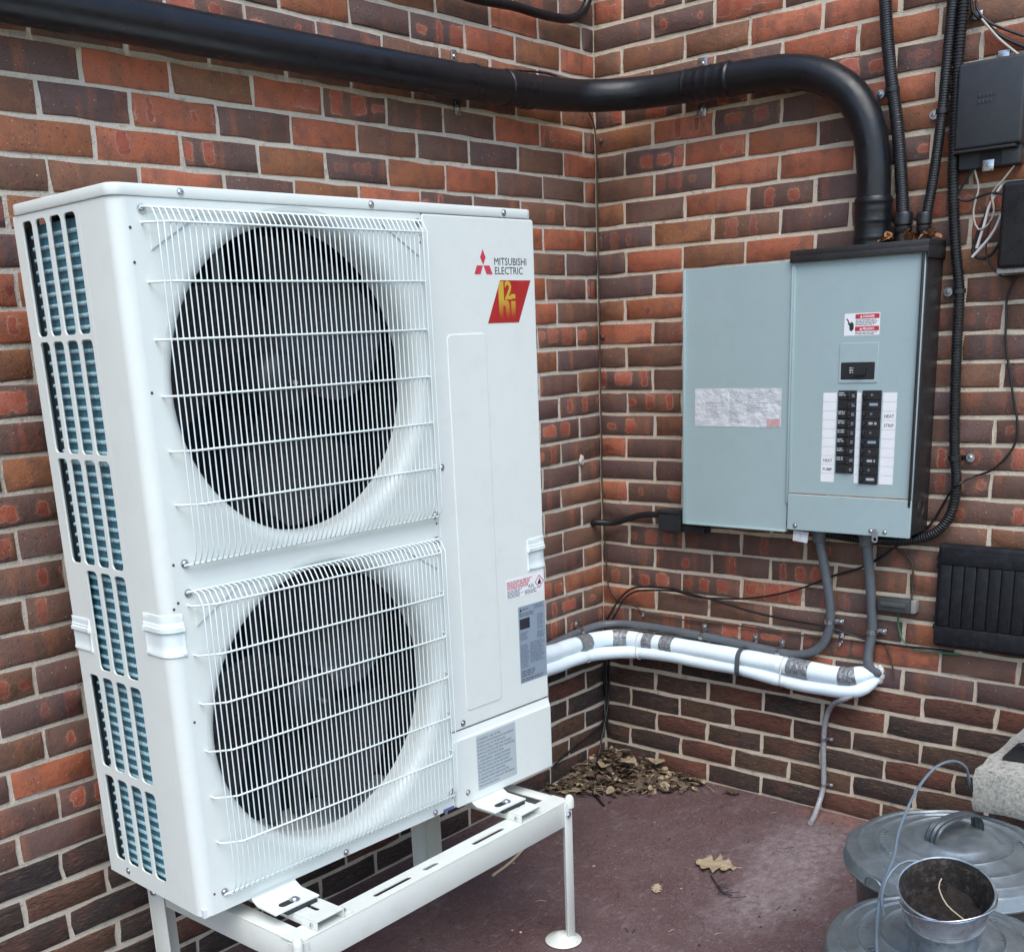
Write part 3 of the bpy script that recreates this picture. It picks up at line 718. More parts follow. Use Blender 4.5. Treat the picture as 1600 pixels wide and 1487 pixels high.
# --- maker's mark and stickers
def put(bm, u, v, off): return xf(bm, lambda c: (u+c.x, -(off+c.z), v+c.y))
lg = empty('brand_logo', (0.843, -0.0035, 1.201)); lg.parent = hp; lg.empty_display_size = 0.01
def child_local(o, par): o.location = -Vector(par.location); return o
W_ = 0.0285; Hh = 0.0165*1.45
def rhomb(pts): return plate_bm(pts, [], 0.0004)
cx, cy = 0.8715, 1.2195
for pts in ([(cx, cy+0.001), (cx+0.0085, cy+0.0165), (cx, cy+0.0325), (cx-0.0085, cy+0.0165)],
            [(cx-0.0015, cy-0.0005), (cx-0.020, cy-0.0005), (cx-0.0285, cy-0.0185), (cx-0.0095, cy-0.0185)],
            [(cx+0.0015, cy-0.0005), (cx+0.020, cy-0.0005), (cx+0.0285, cy-0.0185), (cx+0.0095, cy-0.0185)]):
    child_local(build('diamond', put(rhomb(pts), 0, 0, 0.0032), REDL, lg, 0), lg)
child_local(build('lettering', put(text_bm('MITSUBISHI', 0.0152, 0.106), 0.9075, 1.2205, 0.0033), INK, lg, 0), lg)
child_local(build('lettering', put(text_bm('ELECTRIC', 0.0152, 0.092), 0.9085, 1.2012, 0.0033), INK, lg, 0), lg)
bd = empty('red_badge', (0.879, -0.0035, 1.098)); bd.parent = hp; bd.empty_display_size = 0.01
child_local(build('badge_field', put(plate_bm([(0.879, 1.098), (0.981, 1.098), (1.0255, 1.1885), (0.9235, 1.1885)], [], 0.0004), 0, 0, 0.0032), mat('badge_red', (0.40, 0.022, 0.022), 0.4, var=0.15, vscale=25), bd, 0), bd)
GOLD = NT('badge_gold'); _tc = GOLD.n('ShaderNodeTexCoord').outputs['Object']; _z = GOLD.sep(_tc)[2]
GOLD.put(GOLD.b.inputs['Base Color'], GOLD.mix(GOLD.rng(_z, 1.113, 1.150, 0, 1), (0.40, 0.05, 0.02), (0.56, 0.40, 0.045))); GOLD.b.inputs['Roughness'].default_value = 0.4
child_local(build('letter_h', put(plate_bm([(0.9165, 1.108), (0.9295, 1.108), (0.9295, 1.130), (0.932, 1.1345), (0.936, 1.1345), (0.9385, 1.130), (0.9385, 1.108), (0.9515, 1.108), (0.9515, 1.134), (0.949, 1.142), (0.943, 1.1465), (0.9335, 1.1465), (0.9335, 1.186), (0.9225, 1.186), (0.9165, 1.172)], [], 0.0003), 0, 0, 0.0036), GOLD.m, bd, 0), bd)
child_local(build('numeral', put(text_bm('2', 0.037, 0.024, bold=0.0016), 0.9375, 1.1495, 0.0036), GOLD.m, bd, 0), bd)
child_local(build('letter_i', put(plate_bm([(0.9565, 1.108), (0.9700, 1.108), (0.9720, 1.144), (0.9575, 1.144)], [], 0.0003), 0, 0, 0.0036), GOLD.m, bd, 0), bd)
child_local(build('letter_i_dot', put(plate_bm([(0.9570, 1.1495), (0.9715, 1.1495), (0.9720, 1.159), (0.9575, 1.159)], [], 0.0003), 0, 0, 0.0036), GOLD.m, bd, 0), bd)
rb = random.Random(3)
la = plate_front('refrigerant_label', rrect(0.902, 0.465, 1.036, 0.514, 0.0015), 0.0003, 0.0030, PAPER, hp)
build('red_print', put(bars(bmesh.new(), 0.904, 1.000, 0.487, 0.508, 0, 5, 0.55, rb), 0, 0, 0.0036), RED, la, 0)
build('fine_print', put(bars(bmesh.new(), 0.904, 0.962, 0.467, 0.486, 0, 6, 0.5, rb), 0, 0, 0.0036), INKG, la, 0)
build('fine_print', put(bars(bmesh.new(), 0.966, 1.018, 0.467, 0.478, 0, 3, 0.5, rb), 0, 0, 0.0036), INKG, la, 0)
build('class_code', put(text_bm('A2L', 0.0085, 0.023), 0.979, 0.481, 0.0036), INK, la, 0)
dm = circ(1.0205, 0.4905, 0.0165, 4); dmi = circ(1.0205, 0.4905, 0.0138, 4)
build('flame_diamond', put(plate_bm(dm, [dmi], 0.0002), 0, 0, 0.0036), RED, la, 0)
build('flame', put(plate_bm([(1.0155, 0.484), (1.0255, 0.484), (1.0265, 0.489), (1.0235, 0.4945), (1.0215, 0.4995), (1.0195, 0.494), (1.0175, 0.4925), (1.0145, 0.488)], [], 0.0002), 0, 0, 0.0036), INK, la, 0)
nb = plate_front('rating_plate', rrect(0.940, 0.247, 1.038, 0.440, 0.0015), 0.0003, 0.0030, LABB, hp)
pb = bmesh.new()
for k, (dx, dy) in enumerate(((0, 0.005), (-0.0035, 0), (0.0035, 0))): pass
bars(pb, 0.955, 0.978, 0.4285, 0.4345, 0, 1, 0.6, rb); bars(pb, 0.998, 1.035, 0.426, 0.437, 0, 4, 0.45, rb); bars(pb, 0.944, 1.0, 0.414, 0.424, 0, 2, 0.6, rb)
bars(pb, 1.008, 1.033, 0.372, 0.412, 0, 10, 0.4, rb); bars(pb, 0.944, 0.975, 0.355, 0.376, 0, 5, 0.45, rb); bars(pb, 1.006, 1.034, 0.350, 0.368, 0, 5, 0.45, rb)
bars(pb, 0.944, 0.975, 0.285, 0.345, 0, 16, 0.42, rb); bars(pb, 0.979, 1.034, 0.292, 0.346, 0, 14, 0.42, rb); bars(pb, 0.944, 1.0, 0.262, 0.279, 0, 3, 0.6, rb); bars(pb, 0.944, 1.03, 0.250, 0.259, 0, 2, 0.6, rb)
build('print', put(pb, 0, 0, 0.0036), INKG, nb, 0)
build('model_block', put(plate_bm(rrect(0.944, 0.383, 0.980, 0.409, 0.001), [], 0.0002), 0, 0, 0.0036), INK, nb, 0)
for pts in ([(0.949, 0.4345), (0.9515, 0.438), (0.949, 0.4415-0.004), (0.9465, 0.438-0.003)],):
    pass
build('mark', put(plate_bm([(0.9445, 0.4275), (0.9525, 0.4275), (0.9485, 0.4365)], [], 0.0002), 0, 0, 0.0036), INK, nb, 0)
fc = plate_front('fire_warning_label', rrect(0.768, 0.023, 0.906, 0.161, 0.002), 0.0003, 0.0092, LABG, hp)
LINES = ['\u0394 WARNING - RISK OF FIRE -', 'AUXILIARY DEVICES WHICH MAY BE IGNITION', 'SOURCES SHALL NOT BE INSTALLED', 'IN THE DUCTWORK, OTHER THAN AUXILIARY', 'DEVICES LISTED FOR USE WITH THE SPECIFIC', 'APPLIANCE. SEE INSTRUCTIONS.', "\u0394 AVERTISSEMENT : RISQUE D'INCENDIE", 'LES DISPOSITIFS AUXILIAIRES POUVANT', '\u00caTRE DES SOURCES DE FEU NE DOIVENT', 'PAS \u00caTRE INSTALL\u00c9S DANS LES CONDUITS,', "\u00c0 L'EXCEPTION DES DISPOSITIFS", 'AUXILIAIRES R\u00c9PERTORI\u00c9S POUR \u00caTRE', 'UTILIS\u00c9S AVEC LE DISPOSITIF SP\u00c9CIFIQUE.', 'VOIR LES INSTRUCTIONS.']
tb = bmesh.new()
for i, s in enumerate(LINES): merge(tb, put(text_bm(s, 0.0056, 0.00325*len(s)), 0.771, 0.1475-i*0.0091, 0.0096))
build('print', tb, INKG, fc, 0)
B('blue_sticker', (0.655, -0.0026, 0.003), (0.690, -0.0022, 0.010), mat('blue_print', (0.10, 0.14, 0.34), 0.5), hp)
# mounting feet of the unit: bent tabs resting on the stand's cross rails
def foot(u):
    bm = bmesh.new()
    prof = [(-0.004, 0.006), (-0.004, 0.002), (-0.022, -0.0072), (-0.082, -0.0072)]
    w0, w1 = 0.055, 0.05; th = 0.003; top = []; bot = []
    for (y, z) in prof:
        top.append([bm.verts.new((u-0.055, y, z)), bm.verts.new((u+0.055, y, z))])
    for i in range(3): bm.faces.new((top[i][0], top[i][1], top[i+1][1], top[i+1][0]))
    ex = [bm.verts.new(v.co-Vector((0, 0, th))) for r_ in top for v in r_]; tv = [v for r_ in top for v in r_]
    for i in range(3):
        a, b, c, d = 2*i, 2*i+1, 2*i+3, 2*i+2
        bm.faces.new((ex[a], ex[d], ex[c], ex[b])); bm.faces.new((tv[a], tv[d], ex[d], ex[a])); bm.faces.new((tv[b], ex[b], ex[c], tv[c]))
    bm.faces.new((tv[6], tv[7], ex[7], ex[6]))
    o = build('mounting_foot', bm, WHITE, hp, 20)
    bm = plate_bm(rrect(u-0.028, -0.068, u+0.008, -0.050, 0.009), [], 0.0006); xf(bm, lambda c: (c.x, c.y, -0.0072+c.z)); build('slot', bm, DARK, o, 0)
    bolt(o, (u+0.010, -0.059, -0.0066), (0, 0, 1), 0.008, hexa=False)
    B('rubber_pad', (u-0.030, -0.088, -0.0167), (u+0.045, -0.035, -0.0106), mat('rubber', (0.02, 0.022, 0.026), 0.7), o)
foot(0.165); foot(0.80)

# ------------------------------------------------------------------ stand
st = empty('equipment_stand', (-1.58, -0.46, 0.0), 'white slotted steel stand with round foot plates carrying the heat pump', 'stand')
SX0, SX1, SY0, SY1, SZ = -1.992, -1.122, -0.690, -0.178, 0.390
def SB(name, lo, hi, bev=0.0015, m=None, parent=None):
    o = B(name, lo, hi, m or STANDW, parent or st, bev); o.location = -Vector(st.location) if parent is None else (0, 0, 0); return o
# front rail: top flange with slots + front flange
sl = []
x = SX0+0.10
for k, (a, b) in enumerate(((0.235, 0.335), (0.385, 0.42), (0.545, 0.645))): sl.append(rrect(SX0+a-0.01, SY0+0.018, SX0+b, SY0+0.030, 0.006, 4))
def rail(name, y0, y1, yfront, slots):
    bm = plate_bm([(SX0, y0), (SX1, y0), (SX1, y1), (SX0, y1)], slots, 0.004, 0.0008)
    xf(bm, lambda c: (c.x, c.y, SZ-0.004+c.z)); mb(bm, (SX0, yfront, SZ-0.066), (SX1, yfront+0.004, SZ-0.0035), 0.001)
    o = build(name, bm, STANDW, st, 30); o.location = -Vector(st.location); return o
rail('front_rail', SY0, SY0+0.052, SY0, sl); rail('back_rail', SY1-0.05, SY1, SY1-0.004, [])
for (x0, x1, xf_) in ((SX0+0.002, SX0+0.042, SX0+0.002), (SX1-0.038, SX1-0.002, SX1-0.006)):
    bm = bmesh.new(); mb(bm, (x0, SY0+0.052, SZ-0.005), (x1, SY1-0.05, SZ-0.001), 0.001); mb(bm, (xf_, SY0+0.004, SZ-0.064), (xf_+0.004, SY1-0.004, SZ-0.0052), 0.001)
    o = build('side_rail', bm, STANDW, st, 30); o.location = -Vector(st.location)
for xc in (-1.902, -1.268):
    sh = []
    bm = plate_bm([(xc-0.036, SY0+0.004), (xc+0.036, SY0+0.004), (xc+0.036, SY1-0.004), (xc-0.036, SY1-0.004)], [rrect(xc-0.004, SY0+0.040, xc+0.006, SY0+0.125, 0.005, 4)], 0.003, 0.0006)
    xf(bm, lambda c: (c.x, c.y, SZ+0.018+c.z)); mb(bm, (xc-0.036, SY0+0.004, SZ+0.0005), (xc-0.033, SY1-0.004, SZ+0.0183), 0.0006); mb(bm, (xc+0.033, SY0+0.004, SZ+0.0005), (xc+0.036, SY1-0.004, SZ+0.0183), 0.0006)
    o = build('cross_rail', bm, STANDW, st, 30); o.location = -Vector(st.location)
    bm = bmesh.new(); mb(bm, (xc+0.036, SY0+0.006, SZ+0.0002), (xc+0.062, SY0+0.04, SZ+0.003), 0.001); build('ear', bm, STANDW, o, 30)
    bolt(o, (xc+0.049, SY0+0.023, SZ+0.003), (0, 0, 1), 0.007, 'bolt', hexa=True)
    bolt(o, (xc-0.0362, SY0+0.02, SZ+0.010), (-1, 0, 0), 0.005, 'bolt', hexa=True)
for (lx, ly, sx, sy) in ((SX0, SY0, 1, 1), (SX1, SY0, -1, 1), (SX0, SY1, 1, -1), (SX1, SY1, -1, -1)):
    bm = bmesh.new(); W2 = 0.024 if ly == SY0 else 0.055
    # angle-section leg outside the rails
    xs = sorted((lx-sx*0.0042, lx-sx*0.0005)); ys = sorted((ly-sy*0.0042, ly-sy*0.0005))
    mb(bm, (min(lx-sx*0.0042, lx+sx*W2), ys[0], 0.012), (max(lx-sx*0.0042, lx+sx*W2), ys[1], SZ-0.004 if True else SZ), 0.001)
    mb(bm, (xs[0], min(ly-sy*0.0005, ly+sy*W2), 0.012), (xs[1], max(ly-sy*0.0005, ly+sy*W2), SZ-0.004), 0.001)
    o = build('leg', bm, STANDW, st, 30); o.location = -Vector(st.location)
    fx, fy = lx+sx*0.018, ly+sy*0.018
    bm = bmesh.new(); lathe(bm, [(0.0001, 0.0015), (0.045, 0.0015), (0.047, 0.004), (0.045, 0.0065), (0.034, 0.009), (0.022, 0.019), (0.012, 0.023), (0.0001, 0.023)], 36, (fx, fy, 0)); fo = build('foot_plate', bm, STANDW, o, 40)
    for a in (0.6, 2.7, 4.8): bolt(fo, (fx+0.038*math.cos(a), fy+0.038*math.sin(a), 0.0055), (0, 0, 1), 0.0035, 'anchor_hole', SCREWH)
    bolt(o, (lx+sx*0.012, ly-sy*0.0045, SZ-0.035), (0, -sy, 0), 0.0085, 'bolt', hexa=True); bolt(o, (lx-sx*0.0045, ly+sy*0.022, SZ-0.035), (-sx, 0, 0), 0.0085, 'bolt', hexa=True)
    if ly == SY0:
        bm = bmesh.new(); lathe(bm, [(0.0001, 0.012), (0.006, 0.011), (0.0105, 0.005), (0.0115, -0.004), (0.0115, -0.02)], 14, (lx, ly, SZ)); build('corner_cap', bm, STANDW, o, 40)

# ------------------------------------------------------------------ pipes and conduits
# long black pipe: left wall -> corner -> right wall -> elbow down into the breaker panel
PR = 0.044
main = empty('service_conduit', (-0.946, -0.5, 2.15), 'thick black pipe running along both walls and elbowing down into the breaker panel', 'pipe')
main.location = (-0.06, -0.946, 1.69)
off = -Vector(main.location)
def ml(o): o.location = off; return o
pts = [(-4.2, -0.062, 2.150), (-3.0, -0.062, 2.148), (-1.971, -0.062, 2.146), (-1.185, -0.061, 2.149), (-0.8, -0.061, 2.153), (-0.50, -0.062, 2.158), (-0.34, -0.072, 2.162), (-0.20, -0.105, 2.165), (-0.105, -0.20, 2.166), (-0.072, -0.33, 2.164), (-0.062, -0.46, 2.162), (-0.06, -0.609, 2.157), (-0.06, -0.70, 2.149), (-0.06, -0.79, 2.122), (-0.06, -0.865, 2.072), (-0.06, -0.915, 2.00), (-0.06, -0.939, 1.91), (-0.06, -0.945, 1.80), (-0.06, -0.946, 1.69)]
ml(TB('pipe', pts, PR, PIPEB, main, 0.02, 28))
def ring(c, ax, r0, ln, name='coupling', beads=(), wob=0.0):
    bm = bmesh.new(); N = 40; prof = []
    for k in range(N+1):
        t = (k/N-0.5)*ln; r = r0
        for (bt, bh, bw) in beads: r += 0.62*bh*math.exp(-((t-bt)/bw)**2)
        if k in (0, N): r = r0-0.002
        prof.append((r, t))
    lathe(bm, prof, 28); q = Vector(ax).to_track_quat('Z', 'Y').to_matrix().to_4x4()
    bmesh.ops.transform(bm, matrix=Matrix.Translation(Vector(c)) @ q, verts=bm.verts)
    rn = random.Random(int(abs(c[0]*1000)))
    return ml(build(name, bm, PIPEB, main, 50))
ring((-0.455, -0.0635, 2.1595), (1, -0.02, 0.01), PR+0.0012, 0.125, beads=((-0.055, 0.003, 0.004), (-0.03, 0.001, 0.006), (-0.008, 0.0015, 0.004), (0.018, 0.0035, 0.005), (0.036, 0.001, 0.004), (0.052, 0.003, 0.005)))
ring((-0.645, -0.0615, 2.1565), (1, 0, 0.01), PR+0.0006, 0.02, beads=((0, 0.0015, 0.005),))
ring((-0.064, -0.445, 2.1625), (0.02, -1, -0.01), PR+0.0012, 0.150, beads=((-0.068, 0.003, 0.004), (-0.045, 0.0015, 0.006), (-0.02, 0.002, 0.006), (0.01, 0.002, 0.006), (0.040, 0.001, 0.004), (0.066, 0.004, 0.005)))
ring((-0.060, -0.946, 1.745), (0, 0, 1), PR+0.004, 0.125, beads=((-0.040, 0.003, 0.005), (-0.02, -0.001, 0.008), (0.002, 0.003, 0.005), (0.03, 0.001, 0.006), (0.05, 0.004, 0.006)))
def wall_tab(parent, c, nrm, up, name='strap_tab', w=0.022, h=0.034):
    nrm = Vector(nrm); up = Vector(up); rot = Matrix((up.cross(nrm), up, nrm)).transposed(); bm = bmesh.new()
    box(bm, Vector(c)+nrm*0.003, (w, h, 0.003), 0.001, rot); o = build(name, bm, STEEL, parent); bolt(o, Vector(c)+nrm*0.0045, nrm, 0.0055); o.location = -Vector(parent.location) if parent.type == 'EMPTY' else (0, 0, 0)
    return o
def pipe_strap2(parent, c, axis, nrm, r, side):
    """black band round the pipe whose ends show as zinc tabs above and below"""
    o = strap(parent, c, axis, nrm, r+0.0005, side, 0.02, 0.018, 'pipe_strap', PIPEB); o.location = -Vector(parent.location)
    return o
for c in ((-0.650, 0, 2.228), (-0.645, 0, 2.100)): wall_tab(main, c, (0, -1, 0), (0, 0, 1))
for c in ((0, -0.389, 2.228), (0, -0.3855, 2.105)): wall_tab(main, c, (-1, 0, 0), (0, 0, 1), w=0.03)
B('wall_stud', (-0.62, -0.012, 2.21), (-0.60, -0.002, 2.215), STEEL)if False else None

def conduit(name, pts, r, m, label, cat='conduit', corr=None, smooth_ranges=None):
    e = empty(name, pts[-1], label, cat)
    o = corrugated('tube', pts, r, m, e, *(corr or (0.0065, 0.0013))) ; o.location = -Vector(e.location)
    return e
def fitting(parent, c, r, m, z0, z1):
    bm = bmesh.new(); h = z1-z0
    lathe(bm, [(r*0.9, z0), (r*1.12, z0), (r*1.12, z0+h*0.35), (r*1.3, z0+h*0.36), (r*1.42, z0+h*0.42), (r*1.42, z0+h*0.55), (r*1.2, z0+h*0.57), (r*1.45, z0+h*0.62), (r*1.45, z0+h*0.93), (r*1.3, z1), (r*0.95, z1)], 24, (c[0], c[1], 0))
    o = build('gland_fitting', bm, m, parent, 35); o.location = -Vector(parent.location); return o
c1 = conduit('flexible_conduit', [(-0.035, -0.925, 2.75), (-0.036, -0.935, 2.45), (-0.038, -0.944, 2.277), (-0.04, -0.964, 2.127), (-0.042, -0.994, 1.971), (-0.045, -1.012, 1.85), (-0.05, -1.024, 1.75), (-0.055, -1.028, 1.695)], 0.0165, FLEXB, 'thicker black ribbed conduit dropping into the breaker panel beside the big elbow', corr=(0.006, 0.0009))
fitting(c1, (-0.055, -1.028), 0.0165, FLEXB, 1.683, 1.762)
c2 = conduit('flexible_conduit', [(-0.035, -1.128, 2.75), (-0.036, -1.122, 2.45), (-0.038, -1.116, 2.244), (-0.04, -1.112, 2.116), (-0.04, -1.107, 1.985), (-0.043, -1.097, 1.851), (-0.05, -1.087, 1.75), (-0.055, -1.083, 1.695)], 0.0135, FLEXB, 'thin black ribbed conduit entering the breaker panel top at its right corner', corr=(0.006, 0.0011))
fitting(c2, (-0.055, -1.083), 0.0135, FLEXB, 1.683, 1.757)
c3p = [(-0.03, -1.150, 2.75), (-0.03, -1.145, 2.45), (-0.03, -1.140, 2.240), (-0.03, -1.136, 2.099), (-0.03, -1.138, 1.952), (-0.03, -1.143, 1.816), (-0.03, -1.160, 1.664), (-0.03, -1.176, 1.557), (-0.03, -1.180, 1.404), (-0.03, -1.186, 1.238), (-0.03, -1.193, 1.137), (-0.03, -1.203, 1.050), (-0.03, -1.192, 0.972), (-0.03, -1.155, 0.922), (-0.03, -1.10, 0.898), (-0.03, -1.045, 0.889), (-0.03, -0.96, 0.887), (-0.03, -0.88, 0.892), (-0.032, -0.82, 0.897)]
c3 = conduit('flexible_conduit', c3p, 0.0145, FLEXB, 'long black ribbed conduit passing right of the panel and curling beneath it', corr=(0.0075, 0.0022))
def clampR(parent, y, z, py, pr=0.0145, px=-0.03, vert=True, mt=None):
    """band on a conduit on the right wall with a washer-headed screw at (y, z)"""
    ax = Vector((0, 0, 1)) if vert else Vector((0, 1, 0))
    tab = Vector((0, 1 if y > py else -1, 0)) if vert else Vector((0, 0, 1 if z > py else -1))
    c = Vector((px, py, z)) if vert else Vector((px, y, py))
    bm = bmesh.new(); lathe(bm, [(pr+0.0005, -0.006), (pr+0.0022, -0.006), (pr+0.0022, 0.006), (pr+0.0005, 0.006)], 20); bmesh.ops.transform(bm, matrix=Matrix.Translation(c) @ ax.to_track_quat('Z', 'Y').to_matrix().to_4x4(), verts=bm.verts)
    d = abs(y-py) if vert else abs(z-py)
    rot = Matrix((tab, ax.cross(tab) if False else ax, tab.cross(ax))).transposed()
    box(bm, Vector((-0.004, 0, 0))+Vector((0, py, z) if vert else (0, y, py))+tab*(d/2+pr*0.3), (d+0.006, 0.011, 0.003), 0.0005, rot)
    o = build('clamp', bm, mt or FLEXB, parent, 40); o.location = -Vector(parent.location)
    bm = bmesh.new(); lathe(bm, [(0.0001, 0), (0.0115, 0), (0.0115, 0.0016), (0.0001, 0.0016)], 20); wv = build('washer', bm, STEEL, o, 30)
    wv.matrix_local = Matrix.Translation((-0.006, y, z)) @ Vector((-1, 0, 0)).to_track_quat('Z', 'Y').to_matrix().to_4x4()
    bolt(o, (-0.0076, y, z), (-1, 0, 0), 0.0055)
    return o
clampR(c1, -0.928, 2.064, -0.975, 0.0165, -0.041); clampR(c2, -1.074, 1.994, -1.1075, 0.0135, -0.04); clampR(c3, -1.139, 1.557, -1.176); clampR(c3, -1.2275, 1.127, -1.1935)

# grey liquid-tight conduits from the panel's underside
g1 = empty('grey_conduit', (-0.055, -0.824, 0.905), 'grey conduit leaving the panel bottom and sweeping left along the white lines', 'conduit')
g1p = [(-0.055, -0.823, 0.915), (-0.052, -0.826, 0.87), (-0.045, -0.836, 0.81), (-0.034, -0.85, 0.72), (-0.028, -0.856, 0.65), (-0.026, -0.852, 0.60), (-0.024, -0.832, 0.553), (-0.023, -0.795, 0.522), (-0.022, -0.745, 0.508), (-0.022, -0.68, 0.508), (-0.022, -0.575, 0.514), (-0.022, -0.434, 0.522), (-0.023, -0.275, 0.527), (-0.028, -0.15, 0.528), (-0.045, -0.075, 0.526), (-0.085, -0.04, 0.524), (-0.15, -0.026, 0.521), (-0.23, -0.022, 0.516), (-0.318, -0.022, 0.511), (-0.45, -0.03, 0.507), (-0.62, -0.08, 0.52), (-0.74, -0.125, 0.55), (-0.86, -0.17, 0.60)]
o = corrugated('tube', g1p, 0.0142, GREYC, g1, 0.007, 0.0003); o.location = -Vector(g1.location)
g2 = empty('grey_conduit', (-0.055, -0.968, 0.905), 'grey conduit dropping straight from the panel into the wall hole by the white lines', 'conduit')
o = TB('tube', [(-0.055, -0.966, 0.915), (-0.05, -0.971, 0.86), (-0.04, -0.977, 0.78), (-0.03, -0.984, 0.68), (-0.026, -0.986, 0.61), (-0.03, -0.980, 0.555), (-0.034, -0.983, 0.515), (-0.022, -0.996, 0.492), (0.01, -1.010, 0.478)], 0.0142, GREYC, g2, 0.015, 14); o.location = -Vector(g2.location)
for e, y in ((g1, -0.823), (g2, -0.966)):
    bm = bmesh.new(); lathe(bm, [(0.0145, 0.872), (0.0185, 0.874), (0.0195, 0.880), (0.0195, 0.900), (0.0235, 0.902), (0.0235, 0.918), (0.015, 0.919)], 20, (-0.054, y, 0)); o = build('end_fitting', bm, GREYC, e, 35); o.location = -Vector(e.location)
def put_strap(e, *a, **k):
    o = strap(e, *a, **k); o.location = -Vector(e.location); return o
put_strap(g1, (-0.022, -0.412, 0.5235), (0, 1, 0), (-1, 0, 0), 0.0142, (0, 0, 1)); put_strap(g1, (-0.022, -0.690, 0.508), (0, 1, 0), (-1, 0, 0), 0.0142, (0, 0, 1))
put_strap(g1, (-0.0265, -0.854, 0.628), (0, 0, 1), (-1, 0, 0), 0.0142, (0, -1, 0)); put_strap(g2, (-0.026, -0.986, 0.615), (0, 0, 1), (-1, 0, 0), 0.0142, (0, -1, 0))
put_strap(g1, (-0.176, -0.024, 0.5195), (1, 0, 0), (0, -1, 0), 0.0142, (0, 0, 1))

# white insulated refrigerant lines
def band(path, t0, t1, r, m, parent, name='tape_band', n=18):
    seg = [p for i, p in enumerate(path) if t0 <= i/(len(path)-1) <= t1]
    if len(seg) < 2: return
    o = build(name, tube(bmesh.new(), seg, r, n, False), m, parent, 60); return o
up = [(-0.95, -0.21, 0.70), (-0.80, -0.15, 0.60), (-0.62, -0.09, 0.53), (-0.373, -0.056, 0.495), (-0.30, -0.055, 0.494), (-0.215, -0.056, 0.491), (-0.14, -0.066, 0.488), (-0.085, -0.095, 0.487), (-0.060, -0.145, 0.486), (-0.054, -0.20, 0.484), (-0.05, -0.287, 0.483), (-0.05, -0.435, 0.482), (-0.05, -0.575, 0.479), (-0.05, -0.66, 0.478), (-0.05, -0.731, 0.476), (-0.05, -0.858, 0.471), (-0.05, -0.92, 0.472), (-0.046, -0.952, 0.478), (-0.022, -0.982, 0.486), (0.03, -0.995, 0.487)]
lw = [(-0.95, -0.22, 0.60), (-0.80, -0.17, 0.53), (-0.62, -0.115, 0.48), (-0.40, -0.078, 0.455), (-0.279, -0.076, 0.453), (-0.18, -0.086, 0.449), (-0.11, -0.125, 0.446), (-0.08, -0.18, 0.447), (-0.068, -0.25, 0.450), (-0.062, -0.34, 0.450), (-0.06, -0.441, 0.446), (-0.06, -0.581, 0.444), (-0.06, -0.715, 0.431), (-0.06, -0.80, 0.426), (-0.06, -0.864, 0.427), (-0.06, -0.925, 0.430), (-0.054, -0.965, 0.438), (-0.030, -0.990, 0.456), (0.03, -1.003, 0.475)]
def wl(name, P, r, label, bands, ties):
    e = empty(name, P[-1], label, 'insulated pipe'); d = catmull(P, 0.008)
    L = [0.0]
    for i in range(1, len(d)): L.append(L[-1]+(d[i]-d[i-1]).length)
    cin = [(k/len(d)) for k in range(len(d))]
    def rf(i, s):
        q = r*(1+0.02*math.sin(s*23)+0.012*math.sin(s*61))
        for t in ties:
            dd = (d[i]-Vector(t)).length; q -= 0.0035*math.exp(-(dd/0.010)**2)
        q *= 0.45+0.55*min(1.0, (L[-1]-s)/0.085)
        return q
    o = build('insulation', tube(bmesh.new(), d, rf, 20), INSUL, e, 60); o.location = -Vector(e.location)
    for (a, b) in bands:      # a, b: points near the line
        ia = min(range(len(d)), key=lambda i: (d[i]-Vector(a)).length); ib = min(range(len(d)), key=lambda i: (d[i]-Vector(b)).length)
        seg = d[min(ia, ib):max(ia, ib)+1]
        if len(seg) > 1:
            o = build('tape_band', tube(bmesh.new(), seg, lambda i, s: r*1.06+0.0005*math.sin(i*2.1), 20, False), TAPE, e, 60); o.location = -Vector(e.location)
    return e
ties = [(-0.205, -0.06, 0.49), (-0.055, -0.192, 0.484), (-0.05, -0.722, 0.476), (-0.05, -0.573, 0.479)]
ties2 = [(-0.215, -0.08, 0.45), (-0.078, -0.20, 0.447), (-0.06, -0.722, 0.431), (-0.06, -0.575, 0.444)]
wu = wl('refrigerant_line', up, 0.0285, 'upper white insulated pipe with grey tape bands along the wall', [((-0.24, -0.055, 0.492), (-0.178, -0.06, 0.49)), ((-0.085, -0.095, 0.487), (-0.060, -0.145, 0.486)), ((-0.053, -0.205, 0.484), (-0.052, -0.243, 0.483)), ((-0.05, -0.275, 0.483), (-0.05, -0.325, 0.482)), ((-0.05, -0.738, 0.476), (-0.05, -0.812, 0.473)), ((-0.05, -0.905, 0.472), (-0.046, -0.952, 0.478))], ties)
wlo = wl('refrigerant_line', lw, 0.0215, 'thinner lower white insulated pipe below the taped one', [], ties2)
